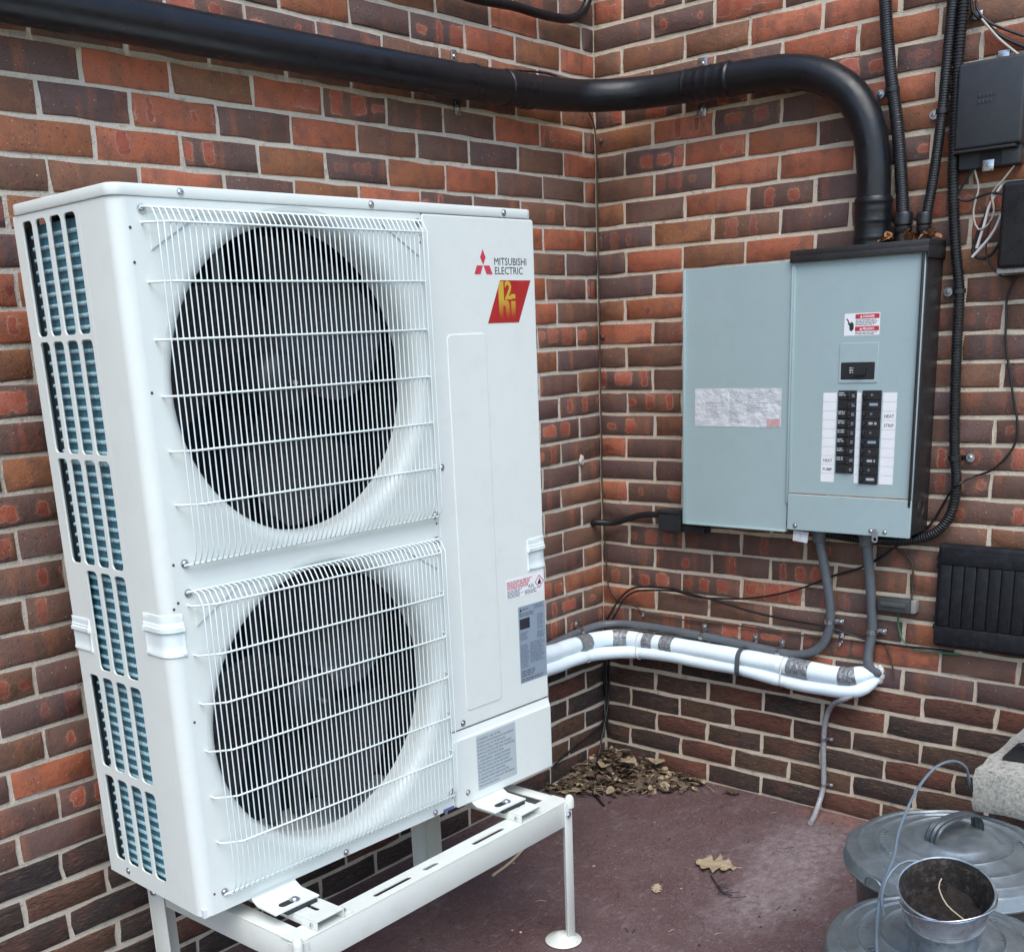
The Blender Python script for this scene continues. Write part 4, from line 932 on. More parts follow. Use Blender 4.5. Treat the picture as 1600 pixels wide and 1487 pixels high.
def tie(pc, e, r1, r2, m, w_=0.004, name='cable_tie'):
    # oval loop round both lines at wall coordinate y
    (x1, y1, z1), (x2, y2, z2) = pc; bm = bmesh.new(); rows = []
    c1_, c2_ = Vector((x1, y1, z1)), Vector((x2, y2, z2)); N = 28
    ax = (c1_-c2_).normalized(); nrm = Vector((-1, 0, 0)); nrm = (nrm-ax*nrm.dot(ax)).normalized(); t = ax.cross(nrm)
    for k in range(N):
        a = 2*math.pi*k/N; top = math.sin(a) >= 0
        cc, r_ = (c1_, r1) if top else (c2_, r2)
        for (dr, s) in ((0.0006, -w_), (0.0024, -w_), (0.0024, w_), (0.0006, w_)):
            rows.append(bm.verts.new(cc+(nrm*math.cos(a)+ax*math.sin(a))*(r_+dr)+t*s))
    for k in range(N):
        for i in range(4):
            a_, b_ = k*4, ((k+1) % N)*4
            bm.faces.new((rows[a_+i], rows[a_+(i+1) % 4], rows[b_+(i+1) % 4], rows[b_+i]))
    o = build(name, bm, m, e, 40); o.location = -Vector(e.location)
tie(((-0.05, -0.573, 0.479), (-0.06, -0.573, 0.444)), wu, 0.0285, 0.0215, mat('strap_grey', (0.10, 0.11, 0.12), 0.45, metal=0.3), 0.008, 'hanger_strap')
tie(((-0.05, -0.722, 0.476), (-0.06, -0.722, 0.431)), wu, 0.0262, 0.0195, WHITEW, 0.0022)
tie(((-0.055, -0.192, 0.484), (-0.078, -0.20, 0.447)), wu, 0.0262, 0.0195, WHITEW, 0.0022)
tie(((-0.205, -0.06, 0.49), (-0.215, -0.08, 0.45)), wu, 0.0262, 0.0195, WHITEW, 0.0022)
# sealant where the lines enter the wall
bm = bmesh.new(); bmesh.ops.create_icosphere(bm, subdivisions=3, radius=0.026)
rn = random.Random(4)
for v in bm.verts: v.co = Vector((v.co.x*0.45, v.co.y*0.62, v.co.z*1.1))*(1+rn.uniform(-0.12, 0.16))
o = build('sealant_plug', bm, mat('white_sealant', (0.62, 0.60, 0.57), 0.7, var=0.1, bump=0.5, bscale=60), None); o.location = (-0.003, -1.004, 0.480); tag(o, 'lumpy white sealant where the insulated pipes enter the brick wall', 'sealant')
# clear drain hose
hz = empty('drain_hose', (-0.13, -0.862, 0.006), 'clear grey drain hose running down the wall to the floor', 'hose')
hp_ = [(-0.010, -1.004, 0.462), (-0.052, -0.972, 0.436), (-0.075, -0.935, 0.412), (-0.055, -0.895, 0.386), (-0.03, -0.865, 0.352), (-0.018, -0.848, 0.303), (-0.012, -0.842, 0.245), (-0.012, -0.843, 0.196), (-0.012, -0.846, 0.14), (-0.014, -0.848, 0.09), (-0.025, -0.846, 0.055), (-0.055, -0.848, 0.026), (-0.09, -0.855, 0.013), (-0.131, -0.864, 0.0095)]
o = TB('tube', hp_, 0.0085, HOSEM, hz, 0.01, 14); o.location = -Vector(hz.location)
for z, y in ((0.246, -0.842), (0.095, -0.848)): put_strap(hz, (-0.0125, y, z), (0, 0, 1), (-1, 0, 0), 0.0085, (0, -1, 0), 0.02, 0.009)

# ------------------------------------------------------------------ breaker panel
bp = empty('breaker_panel', (0.0, -0.93, 0.915), 'open grey breaker panel with black breakers and a swung-out door', 'breaker panel')
bo = -Vector(bp.location)
def PB(name, lo, hi, m, parent=None, bev=0.0015):
    o = B(name, lo, hi, m, parent or bp, bev)
    if parent is None: o.location = bo
    return o
def RF(c, x): return (x-c.z, -c.x, c.y)          # plate XY -> right wall: c.x = distance from corner, c.y = height, thickness towards the camera (-x)
def plate_r(name, pts, th, x, m, parent=None, bev=0.0, holes=()):
    o = build(name, xf(plate_bm(pts, holes, th, bev), lambda c: RF(c, x)), m, parent or bp, 30)
    if parent is None: o.location = bo
    return o
Y0, Y1, Z0, Z1 = 0.747, 1.116, 0.918, 1.672
bm = bmesh.new(); mb(bm, (-0.1095, -Y1-0.003, Z0+0.004), (0.0, -Y1, Z1), 0.001); mb(bm, (-0.1095, -Y0, Z0+0.004), (0.0, -Y0+0.003, Z1), 0.001); mb(bm, (-0.012, -Y1, Z0+0.004), (-0.001, -Y0, Z1)); mb(bm, (-0.108, -Y1, Z0+0.004), (0.0, -Y0, Z0+0.007)); mb(bm, (-0.108, -Y1, Z1-0.004), (0.0, -Y0, Z1))
o = build('enclosure', bm, PANELB, bp, 30); o.location = bo
kn = bmesh.new(); lathe(kn, [(0.020, -0.0002), (0.021, -0.0014), (0.0225, -0.0014), (0.0235, -0.0002)], 28, (0, 0, 0), 'Y'); lathe(kn, [(0.0125, -0.0002), (0.0135, -0.0012), (0.0145, -0.0002)], 28, (0, 0, 0), 'Y')
xf(kn, lambda c: (c.x-0.055, c.y-Y1-0.003, c.z+0.990)); build('knockout', kn, PANELB, o, 40)
for x, z in ((-0.06, 1.58), (-0.02, 1.60), (-0.03, 1.44), (-0.085, 1.25)): bolt(o, (x, -Y1-0.003, z), (0, -1, 0), 0.0032, 'rivet', PANELB)
hood = bmesh.new(); mb(hood, (-0.121, -Y1-0.008, Z1-0.001), (0.0, -Y0+0.008, Z1+0.016), 0.002); mb(hood, (-0.121, -Y1-0.008, Z1-0.016), (-0.1175, -Y0+0.008, Z1+0.001), 0.001); mb(hood, (-0.119, -Y1-0.008, Z1-0.03), (0, -Y1-0.0035, Z1), 0.001)
o = build('rain_hood', hood, PANELB, bp, 30); o.location = bo
# dead front with cut-outs for breakers and main switch
LB = (0.8905, 0.9435); RB2 = (0.9605, 1.0145)
ZB1 = 1.311
hl = [rrect(LB[0], ZB1-9*0.0252, LB[1], ZB1, 0.001, 2), rrect(RB2[0], ZB1-10*0.0254, RB2[1], ZB1, 0.001, 2), rrect(0.895, 1.339, 0.992, 1.386, 0.003, 3)]
df = plate_r('dead_front', [(Y0+0.004, 1.022), (Y1-0.004, 1.022), (Y1-0.004, Z1-0.012), (Y0+0.004, Z1-0.012)], 0.002, -0.1065, PANELG, None, 0.0004, hl)
PB('cover_edge', (-0.113, -Y1+0.0005, 1.02), (-0.1065, -Y1+0.006, Z1-0.010), PANELG, None, 0.001); PB('cover_edge', (-0.113, -Y0-0.006, 1.02), (-0.1065, -Y0-0.0005, Z1-0.010), PANELG, None, 0.001)
PB('rust_seam', (-0.1120, -Y1+0.008, 1.0188), (-0.1075, -Y0-0.008, 1.0222), mat('rusty_edge', (0.20, 0.13, 0.08), 0.8, var=0.5, vscale=40, dirt=(0.33, 0.36, 0.36), dscale=25, damt=0.9), None, 0.0)
bm = bmesh.new(); mb(bm, (-0.1175, -Y1+0.003, 1.0), (-0.105, -Y1+0.010, Z1-0.018), 0.001); o = build('door_jamb', bm, PANELB, bp, 30); o.location = bo
plate_r('main_breaker_trim', rrect(0.890, 1.331, 1.000, 1.437, 0.004, 4), 0.0022, -0.1083, PANELG, None, 0.0010, [rrect(0.8955, 1.340, 0.9915, 1.3855, 0.003, 3)])
mbk = plate_r('main_breaker', rrect(0.8965, 1.341, 0.9905, 1.3845, 0.003, 3), 0.010, -0.1010, BRKM, None, 0.001)
build('switch_handle', xf(plate_bm(rrect(0.935, 1.352, 0.968, 1.373, 0.002), [], 0.008, 0.001), lambda c: RF(c, -0.1108)), BRKM, mbk, 30)
build('print', xf(bars(bmesh.new(), 0.921, 0.945, 1.356, 1.374, 0, 3, 0.35, rb), lambda c: RF(c, -0.1114)), PAPER, mbk, 0)
# breakers
BRP = mat('breaker_print', (0.42, 0.44, 0.46), 0.5); BRB = mat('breaker_blue', (0.27, 0.34, 0.40), 0.4)
def breaker(side, k):
    a, b = LB if side == 'L' else RB2; h = 0.0252 if side == 'L' else 0.0254
    z1 = ZB1-k*h-0.0006; z0 = z1-h+0.0012
    br = plate_r('breaker', rrect(a+0.0008, z0, b-0.0008, z1, 0.001, 2), 0.012, -0.1000, BRKM, None, 0.0008)
    zc = (z0+z1)/2
    if side == 'L': hs = [(b-0.021, b-0.013)]
    else: hs = [(a+0.006, a+0.013)]
    tog = bmesh.new()
    for (p, q) in hs:
        t2 = bmesh.new(); mb(t2, (-0.121, -q, zc-0.005 if side == 'R' else zc-0.007), (-0.1115, -p, zc+0.005 if side == 'R' else zc+0.007), 0.0012); merge(tog, t2)
    build('toggle', tog, BRKM, br, 30)
    prn = bmesh.new(); r_ = random.Random(k*7+(side == 'R'))
    if side == 'L':
        if k not in (1, 8): bars(prn, a+0.003, a+0.023, zc-0.002, zc+0.009, 0, 2, 0.6, r_, 0.05)
        bars(prn, b-0.012, b-0.002, zc-0.006, zc+0.004, 0, 2, 0.35, r_, 0.3); bars(prn, b-0.020, b-0.014, zc-0.010, zc-0.007, 0, 1, 0.5, r_)
        build('print', xf(prn, lambda c: RF(c, -0.1123)), BRP, br, 0)
    elif k % 2 == 0:
        build('print', xf(text_bm('81', 0.006, 0.005), lambda c: RF(c+Vector((a+0.026, zc-0.002, 0)), -0.1123)), BRP, br, 0)
    else:
        bars(prn, a+0.022, a+0.046, zc-0.004, zc+0.006, 0, 1, 0.7, r_, 0.05); build('print', xf(prn, lambda c: RF(c, -0.1123)), BRB if k in (5, 1) else BRP, br, 0)
for k in range(9): breaker('L', k)
for k in range(10): breaker('R', k)
INKH = mat('marker_ink', (0.05, 0.05, 0.06), 0.7)
for k in range(10):
    z1 = ZB1-0.006-k*0.0248
    for (a, b, nm) in ((0.8465, 0.8865, 'L'), (1.0185, 1.0575, 'R')):
        o = plate_r('circuit_label', rrect(a, z1-0.0238, b, z1, 0.0008, 2), 0.0004, -0.1086, PAPER, None)
        w_ = {('R', 2): 'HEAT', ('R', 3): 'STRIP', ('L', 7): 'HEAT', ('L', 8): 'PUMP'}.get((nm, k))
        if w_: build('handwriting', xf(text_bm(w_, 0.0085, 0.0275, bold=0.0001), lambda c: RF(c+Vector((a+0.006, z1-0.017, 0)), -0.1091)), INKH, o, 0)
        dots = bmesh.new()
        for (dx, dz) in ((0.003, -0.005), (0.003, -0.018), (0.037, -0.005), (0.037, -0.018)):
            v = [dots.verts.new(p) for p in ((a+dx-.0006, z1+dz-.0006, 0), (a+dx+.0006, z1+dz-.0006, 0), (a+dx+.0006, z1+dz+.0006, 0), (a+dx-.0006, z1+dz+.0006, 0))]; dots.faces.new(v)
        build('dot', xf(dots, lambda c: RF(c, -0.1091)), INKG, o, 0)
    plate_r('circuit_label', rrect(0.9455, z1-0.0238, 0.9575, z1, 0.0006, 2), 0.0004, -0.1086, PAPER, None)
# danger sticker
dl = plate_r('danger_label', rrect(0.900, 1.456, 1.000, 1.514, 0.003), 0.0003, -0.1086, PAPER, None)
for z, s in ((1.5005, 'DANGER'), (1.4685, 'PELIGRO')):
    build('red_band', xf(plate_bm(rrect(0.931, z-0.001, 0.998, z+0.011, 0.0008, 2), [], 0.0002), lambda c: RF(c, -0.1090)), RED, dl, 0)
    build('lettering', xf(text_bm(s, 0.0062, 0.032, bold=0.0002), lambda c: RF(c+Vector((0.953, z+0.0018, 0)), -0.1093)), PAPER, dl, 0)
    build('warning_triangle', xf(plate_bm([(0.944, z+0.0015), (0.951, z+0.0015), (0.9475, z+0.0085)], [], 0.0001), lambda c: RF(c, -0.1093)), PAPER, dl, 0)
    build('fine_print', xf(bars(bmesh.new(), 0.932, 0.997, z-0.011 if s == 'PELIGRO' else z-0.019, z-0.003, 0, 2 if s == 'PELIGRO' else 4, 0.5, rb), lambda c: RF(c, -0.1091)), INKG, dl, 0)
build('pictogram', xf(plate_bm([(0.916, 1.470), (0.922, 1.468), (0.927, 1.474), (0.927, 1.486), (0.921, 1.493), (0.916, 1.488), (0.912, 1.496), (0.907, 1.502), (0.905, 1.500), (0.911, 1.492), (0.910, 1.486), (0.914, 1.484)], [], 0.0002), lambda c: RF(c, -0.1090)), INK, dl, 0)
# lower cover
lc = plate_r('bottom_cover', rrect(Y0+0.002, Z0-0.004, Y1-0.001, 1.019, 0.003), 0.010, -0.1055, PANELG, None, 0.002)
for y in (0.775, 1.005, 1.045): bolt(lc, (-0.1155, -y, 0.927), (-1, 0, 0), 0.0048)
ht = plate_r('padlock_hasp', rrect(1.010, 0.896, 1.028, 0.935, 0.008, 4), 0.003, -0.117, STEEL, None, 0.0006, [circ(1.019, 0.906, 0.0045, 14)])
plate_r('paper_tag', [(0.762, 0.880), (0.808, 0.876), (0.812, 0.908), (0.764, 0.910)], 0.0015, -0.100, SILV, None)
# door, swung open flat to the left
dr = plate_r('door', rrect(0.392, 0.905, 0.744, 1.662, 0.003), 0.014, -0.094, PANELG, None, 0.0015)
lip = bmesh.new(); mb(lip, (-0.116, -0.4005, 0.907), (-0.1085, -0.3925, 1.660), 0.001); mb(lip, (-0.115, -0.742, 0.9055), (-0.1085, -0.4005, 0.911), 0.001); build('door_flange', lip, PANELG, dr, 30)
bm = bmesh.new(); mb(bm, (-0.113, -0.7475, 0.99), (-0.107, -0.7405, 1.655), 0.0025); build('hinge', bm, PANELG, dr, 30)
for z0_, z1_ in ((1.505, 1.555), (0.985, 1.035)):
    bm = bmesh.new(); mb(bm, (-0.112, -0.3925, z0_), (-0.102, -0.3895, z1_), 0.0005); build('latch_slot', bm, DARK, dr, 0)
dlb = plate_r('wiring_diagram', rrect(0.432, 1.208, 0.718, 1.319, 0.002), 0.0004, -0.1083, SILV, None)
build('print', xf(bars(bars(bars(bmesh.new(), 0.47, 0.54, 1.235, 1.28, 0, 10, 0.3, rb, 0.6), 0.55, 0.60, 1.22, 1.31, 0, 18, 0.3, rb, 0.7), 0.61, 0.70, 1.25, 1.31, 0, 12, 0.3, rb, 0.6), lambda c: RF(c, -0.1088)), mat('faded_ink', (0.30, 0.32, 0.34), 0.5), dlb, 0)
build('warning_patch', xf(plate_bm(rrect(0.674, 1.2095, 0.716, 1.232, 0.0008), [], 0.0002), lambda c: RF(c, -0.1089)), mat('pale_red_ink', (0.58, 0.36, 0.36), 0.5, var=0.3, vscale=160), dlb, 0)

# ------------------------------------------------------------------ black boxes on the right wall
def RBX(name, y0, y1, z0, z1, x0, x1, m, parent=None, bev=0.006, seg=3): return B(name, (-x1, -y1, z0), (-x0, -y0, z1), m, parent, bev, seg)
def thing(name, loc, label, cat): return empty(name, loc, label, cat)
def ch(o, par): o.location = -Vector(par.location); return o
bu = thing('utility_box', (0, -1.23, 1.85), 'matte black telecom box below the clamped wires, upper right', 'utility box')
ch(RBX('cover', 1.149, 1.312, 1.893, 2.092, 0.004, 0.062, BOXP, bu, 0.008), bu)
ch(RBX('base', 1.156, 1.306, 1.848, 1.900, 0.002, 0.040, BOXP, bu, 0.004), bu)
bm = bmesh.new(); mb(bm, (-0.0425, -1.262, 1.852), (-0.012, -1.208, 1.884), 0.002); ch(build('cable_recess', bm, DARK, bu, 30), bu)
bm = bmesh.new(); mb(bm, (-0.066, -1.300, 1.886), (-0.006, -1.152, 1.8925), 0.001); ch(build('drip_edge', bm, DARK, bu, 30), bu)
for (y, z) in ((1.2366, 2.103), (1.2324, 1.852)):
    o = B('mounting_ear', (-0.004 if z > 2 else -0.046, -y-0.014, z-0.013), (-0.001 if z > 2 else -0.043, -y+0.014, z+0.013), STEEL, bu, 0.001); ch(o, bu); bolt(o, (-0.004 if z > 2 else -0.046, -y, z), (-1, 0, 0), 0.004)
em = bmesh.new()
rn = random.Random(2)
for k in range(9): box(em, (-0.0625, -1.205-(k % 5)*0.009, 2.012-(k//5)*0.014), (0.001, 0.006, 0.009), 0.0003)
ch(build('embossed_mark', em, BOXP, bu, 30), bu)
bl = thing('utility_box', (0, -1.36, 1.59), 'glossy black box with cream wires looping out of its left side', 'utility box')
ch(RBX('cover', 1.281, 1.47, 1.603, 1.806, 0.012, 0.085, mat('glossy_black', (0.012, 0.012, 0.014), 0.28, var=0.1), bl, 0.012), bl)
ch(RBX('back_plate', 1.276, 1.475, 1.592, 1.604, 0.0, 0.06, STEEL, bl, 0.001), bl)
for z in (1.63, 1.65, 1.68, 1.70, 1.73, 1.755): 
    o = B('side_latch', (-0.045, -1.2815, z), (-0.025, -1.277, z+0.007), WHITEW if z > 1.7 else BOXP, bl, 0.001); ch(o, bl)
# slatted black vent cover
vc = thing('vent_cover', (0, -1.37, 0.60), 'black plastic shutter-like vent cover with vertical slats at the right edge', 'vent')
VY0, VY1, VZ0, VZ1 = 1.166, 1.585, 0.598, 0.893
ch(RBX('frame', VY0, VY1, VZ0, VZ1, 0.006, 0.036, VENTP, vc, 0.012), vc)
ch(RBX('head_rail', VY0+0.014, VY1-0.01, VZ1-0.056, VZ1-0.018, 0.034, 0.0435, VENTP, vc, 0.002), vc)
ch(RBX('bottom_rail', VY0+0.006, VY1-0.01, VZ0+0.012, VZ0+0.062, 0.034, 0.0435, VENTP, vc, 0.002), vc)
for k in range(12):
    y = VY0+0.013+k*0.0330
    ch(RBX('slat', y, y+0.0305, VZ0+0.0625, VZ1-0.0565, 0.034, 0.0415, VENTP, vc, 0.0022), vc)
for z in (0.82, 0.645):
    for dz in (0, 0.022):
        bm = bmesh.new(); mb(bm, (-0.02, -VY0-0.002, z+dz), (-0.014, -VY0+0.006, z+dz+0.014), 0.001); ch(build('clip', bm, VENTP, vc), vc)
# small junction block with the green wire
jb = thing('junction_block', (0, -1.067, 0.69), 'small dark grey terminal block on the wall with a green wire', 'junction box')
ch(RBX('body', 1.004, 1.098, 0.684, 0.722, 0.006, 0.042, mat('terminal_grey', (0.045, 0.05, 0.05), 0.5, var=0.2, vscale=40), jb, 0.003), jb)
ch(RBX('cap', 1.014, 1.088, 0.7, 0.713, 0.042, 0.045, mat('terminal_top', (0.07, 0.078, 0.078), 0.5), jb, 0.001), jb)
ch(RBX('end_plate', 1.0985, 1.112, 0.684, 0.722, 0.002, 0.034, mat('terminal_end', (0.26, 0.25, 0.23), 0.6), jb, 0.002), jb)
# black plug box behind the door
pg = thing('outlet_box', (0, -0.30, 0.87), 'black outlet box half hidden under the open panel door', 'outlet')
ch(RBX('body', 0.268, 0.352, 0.868, 0.932, 0.002, 0.062, BOXP, pg, 0.004), pg); ch(RBX('flap', 0.264, 0.350, 0.926, 0.936, 0.004, 0.066, BOXP, pg, 0.002), pg); ch(RBX('foot', 0.350, 0.43, 0.866, 0.886, 0.002, 0.05, BOXP, pg, 0.003), pg)

# ------------------------------------------------------------------ cables
def cable(name, pts, r, m, label, cat='cable', n=8, step=0.012, group=None):
    o = build(name, tube(bmesh.new(), catmull(pts, step), r, n), m, None, 60); tag(o, label, cat, group); return o
T = {
'corner_wire': [(-0.0481, -0.012, 2.1496), (-0.0223, -0.012, 2.1176), (-0.012, -0.012, 2.04), (-0.012, -0.012, 1.8), (-0.012, -0.012, 1.5), (-0.012, -0.012, 1.2), (-0.012, -0.012, 0.95), (-0.008, -0.0238, 0.682), (-0.008, -0.0339, 0.6422), (-0.008, -0.0656, 0.6047), (-0.008, -0.1463, 0.5846), (-0.008, -0.1788, 0.5705), (-0.008, -0.3136, 0.5647), (-0.008, -0.5271, 0.5701), (-0.008, -0.7497, 0.568), (-0.008, -0.9157, 0.5724), (-0.008, -0.9871, 0.5744), (-0.008, -1.0224, 0.5715), (-0.008, -1.0399, 0.5329), (-0.008, -1.0546, 0.4761)] ,
'black_a': [(-0.03, -0.0279, 0.5223), (-0.03, -0.0698, 0.5869), (-0.03, -0.1025, 0.6268), (-0.03, -0.1502, 0.6587), (-0.03, -0.2299, 0.6694), (-0.03, -0.305, 0.6708), (-0.03, -0.354, 0.6632), (-0.03, -0.464, 0.6498), (-0.03, -0.5906, 0.6289), (-0.03, -0.7162, 0.6176), (-0.03, -0.8427, 0.6115), (-0.012, -0.9648, 0.584), (-0.012, -1.0563, 0.5791), (-0.012, -1.1499, 0.5828), (-0.012, -1.2205, 0.5853)] ,
'black_a2': [(-0.026, -0.0356, 0.504), (-0.026, -0.0802, 0.5737), (-0.026, -0.1075, 0.6153), (-0.026, -0.1525, 0.6449), (-0.026, -0.2272, 0.6574), (-0.026, -0.3025, 0.6633), (-0.026, -0.3516, 0.6621)] ,
'black_b': [(-0.012, -0.2937, 0.6618), (-0.012, -0.343, 0.6541), (-0.012, -0.4179, 0.6495), (-0.012, -0.5912, 0.6689), (-0.012, -0.7426, 0.714), (-0.006, -0.8459, 0.7631), (-0.006, -0.9514, 0.8061), (-0.006, -1.0324, 0.8659), (-0.006, -1.1225, 0.9296), (-0.01, -1.1749, 1.0208), (-0.05, -1.2142, 1.0591), (-0.01, -1.2381, 1.076), (-0.01, -1.29, 1.0985), (-0.01, -1.3347, 1.1537), (-0.01, -1.343, 1.21), (-0.01, -1.3232, 1.2997), (-0.01, -1.2981, 1.4159), (-0.01, -1.2932, 1.4796), (-0.01, -1.292, 1.5346), (-0.01, -1.3083, 1.5863)] ,
'brown_b': [(-0.008, -1.0332, 0.8663), (-0.008, -1.0795, 0.8368), (-0.008, -1.0913, 0.7934), (-0.008, -1.0904, 0.7146)] ,
'green': [(-0.01, -1.0574, 0.6808), (-0.01, -1.0554, 0.65), (-0.01, -1.0695, 0.6018), (-0.01, -1.1012, 0.5753), (-0.01, -1.1497, 0.5727), (-0.01, -1.2132, 0.5762), (-0.01, -1.2382, 0.578)] ,
'plug_cord': [(-0.0554, 0.0, 0.873), (-0.0538, -0.015, 0.8759), (-0.03, -0.075, 0.8765), (-0.03, -0.1802, 0.9071), (-0.03, -0.2661, 0.9147)] ,
'corner_down': [(-0.02, -0.02, 0.52), (-0.02, -0.02, 0.4), (-0.02, -0.02, 0.3), (-0.02, -0.02, 0.2), (-0.02, -0.02, 0.12)] ,
'corner_down_l': [(-0.03, -0.018, 0.46), (-0.025, -0.014, 0.3), (-0.02, -0.014, 0.17), (-0.1299, -0.01, 0.121), (-0.1909, -0.01, 0.1107), (-0.2694, -0.01, 0.0922), (-0.3207, -0.01, 0.0778)] ,
'corner_down_r': [(-0.018, -0.03, 0.45), (-0.014, -0.026, 0.25), (-0.1046, -0.0496, 0.09), (-0.155, -0.071, 0.05), (-0.298, -0.157, 0.012), (-0.34, -0.2082, 0.006), (-0.3713, -0.2538, 0.005)] ,
'top_cable': [(-4.1, -0.025, 2.372), (-2.0, -0.025, 2.374), (-1.0, -0.025, 2.375), (-0.6852, -0.025, 2.3758), (-0.5601, -0.025, 2.375), (-0.4155, -0.025, 2.3824), (-0.3004, -0.025, 2.3809), (-0.1788, -0.025, 2.3861), (-0.1215, -0.025, 2.3999), (-0.0854, -0.025, 2.4209), (-0.0582, -0.025, 2.456), (-0.0504, -0.025, 2.4915), (-0.049, -0.025, 2.7), (-0.049, -0.025, 3.0)] ,
'pipe_wire': [(-1.0196, -0.02, 2.2033), (-0.8165, -0.02, 2.2014), (-0.6942, -0.02, 2.2004), (-0.5545, -0.035, 2.2045), (-0.3213, -0.035, 2.2252), (-0.2304, -0.035, 2.2227), (-0.1809, -0.035, 2.2114)] ,
'slab_cord': [(-0.735, -1.535, 0.470), (-0.765, -1.533, 0.495), (-0.7891, -1.5350, 0.5267), (-0.8085, -1.5349, 0.5547), (-0.8468, -1.5316, 0.5801), (-0.8883, -1.5253, 0.5948), (-0.937, -1.5163, 0.5969), (-0.9879, -1.511, 0.5853), (-1.0461, -1.5138, 0.5725), (-1.103, -1.5197, 0.5556), (-1.1689, -1.5317, 0.5375), (-1.241, -1.5527, 0.5189), (-1.2915, -1.5621, 0.5106), (-1.3517, -1.5755, 0.5042), (-1.4097, -1.5946, 0.4903), (-1.4657, -1.6168, 0.4749), (-1.5102, -1.6377, 0.456), (-1.555, -1.66, 0.42), (-1.585, -1.675, 0.30), (-1.60, -1.685, 0.12), (-1.615, -1.69, 0.006), (-1.70, -1.72, 0.0045)] ,
'cream_loop': [(-0.03, -1.1948, 1.8464), (-0.03, -1.2074, 1.803), (-0.03, -1.2005, 1.7675), (-0.03, -1.1997, 1.7341), (-0.03, -1.2146, 1.7037), (-0.03, -1.2391, 1.7152), (-0.03, -1.2493, 1.746), (-0.03, -1.2415, 1.7873), (-0.03, -1.2643, 1.8131), (-0.03, -1.2908, 1.8454)] ,
'white1': [(-0.025, -1.262, 1.8033), (-0.025, -1.2439, 1.7753), (-0.025, -1.2345, 1.7552), (-0.025, -1.2263, 1.7166), (-0.025, -1.2163, 1.6791), (-0.025, -1.2113, 1.6595)] ,
'white2': [(-0.03, -1.3015, 1.806), (-0.03, -1.2814, 1.7712), (-0.03, -1.2675, 1.7322), (-0.03, -1.253, 1.6972), (-0.03, -1.233, 1.6699), (-0.03, -1.2033, 1.6383)] ,
'blackloop': [(-0.03, -1.1871, 1.8444), (-0.03, -1.1597, 1.8006), (-0.03, -1.1593, 1.7839), (-0.03, -1.184, 1.7752), (-0.03, -1.229, 1.7872), (-0.03, -1.2572, 1.7857), (-0.03, -1.2809, 1.7772)] ,
'blackloop2': [(-0.02, -1.2391, 1.7761), (-0.02, -1.2303, 1.7468), (-0.02, -1.214, 1.7102), (-0.02, -1.2012, 1.6651), (-0.02, -1.2024, 1.6479), (-0.02, -1.2195, 1.6342), (-0.02, -1.2462, 1.6399), (-0.02, -1.2687, 1.6749), (-0.02, -1.2788, 1.7044)] ,
'thinblack': [(-0.03, -1.2433, 1.7224), (-0.03, -1.2365, 1.6865), (-0.03, -1.238, 1.6449), (-0.03, -1.2513, 1.6147), (-0.03, -1.2785, 1.5881), (-0.03, -1.3118, 1.5813)] ,
'topwires': [(-0.015, -1.1487, 2.2691), (-0.015, -1.1588, 2.2138), (-0.015, -1.182, 2.191), (-0.015, -1.2212, 2.1542), (-0.015, -1.2593, 2.1277), (-0.015, -1.2871, 2.113), (-0.015, -1.3488, 2.0718)] ,
'topwires2': [(-0.02, -1.163, 2.2653), (-0.02, -1.1712, 2.2148), (-0.02, -1.2011, 2.1811), (-0.02, -1.2405, 2.1584), (-0.02, -1.2869, 2.1346), (-0.02, -1.3479, 2.0989)] ,
'topwires3': [(-0.022, -1.1843, 2.1909), (-0.022, -1.2275, 2.1409), (-0.022, -1.2758, 2.0973), (-0.022, -1.2999, 2.0722)] ,
}
cw = cable('corner_wire', T['corner_wire'], 0.0026, BROWNW, 'thin brown wire running down the wall corner and right to a clip')
def clip(c, nrm, tab, m=STEEL, parent=None, s=0.016):
    nrm = Vector(nrm); tab = Vector(tab); bm = bmesh.new(); rot = Matrix((tab, nrm.cross(tab), nrm)).transposed()
    box(bm, Vector(c)+nrm*0.005, (s, s*0.62, 0.008), 0.002, rot); box(bm, Vector(c)+nrm*0.009+tab*s*0.2, (s*0.5, s*0.4, 0.006), 0.0015, rot)
    return build('wire_clip', bm, m, parent, 30)
clip((0, -0.0244, 2.072), (-1, 0, 0), (0, -1, 0), STEEL, cw); clip((0, -0.0191, 1.4813), (-1, 0, 0), (0, -1, 0), STEEL, cw); clip((0, -0.1709, 0.566), (-1, 0, 0), (0, 0, -1), STEEL, cw, 0.022)
cable('coax_cable', T['black_a'], 0.0036, BLKW, 'black cable rising from behind the white pipes and sloping right to the vent cover')
cable('coax_cable', T['black_a2'], 0.0032, BLKW, 'short black cable doubling the arch above the white pipes near the corner')
cable('coax_cable', T['black_b'], 0.0031, BLKW, 'long thin black cable rising behind the grey conduits and looping up the right wall')
cable('bell_wire', T['brown_b'], 0.0030, BROWNW, 'short brown wire bending down into the small terminal block')
cable('ground_wire', T['green'], 0.0027, GREENW, 'green ground wire curving from the terminal block under the vent cover')
cable('power_cord', T['plug_cord'], 0.0105, BLKW, 'thick black cord from the corner to the outlet box under the door', n=12)
cable('corner_cable', T['corner_down'], 0.0055, BLKW, 'black cable dropping straight down the wall corner below the white pipes')
cable('corner_cable', T['corner_down_l'], 0.0032, BLKW, 'black cable leaving the corner low and running left behind the heat pump')
cable('corner_cable', T['corner_down_r'], 0.0035, BLKW, 'black cable falling through the leaf pile onto the floor')
cable('overhead_cable', T['top_cable'], 0.0125, PIPEB, 'black cable bending upward into the corner at the top edge', n=14)
cable('loose_wire', T['pipe_wire'], 0.003, BLKW, 'thin black wire lying along the top of the big black pipe')
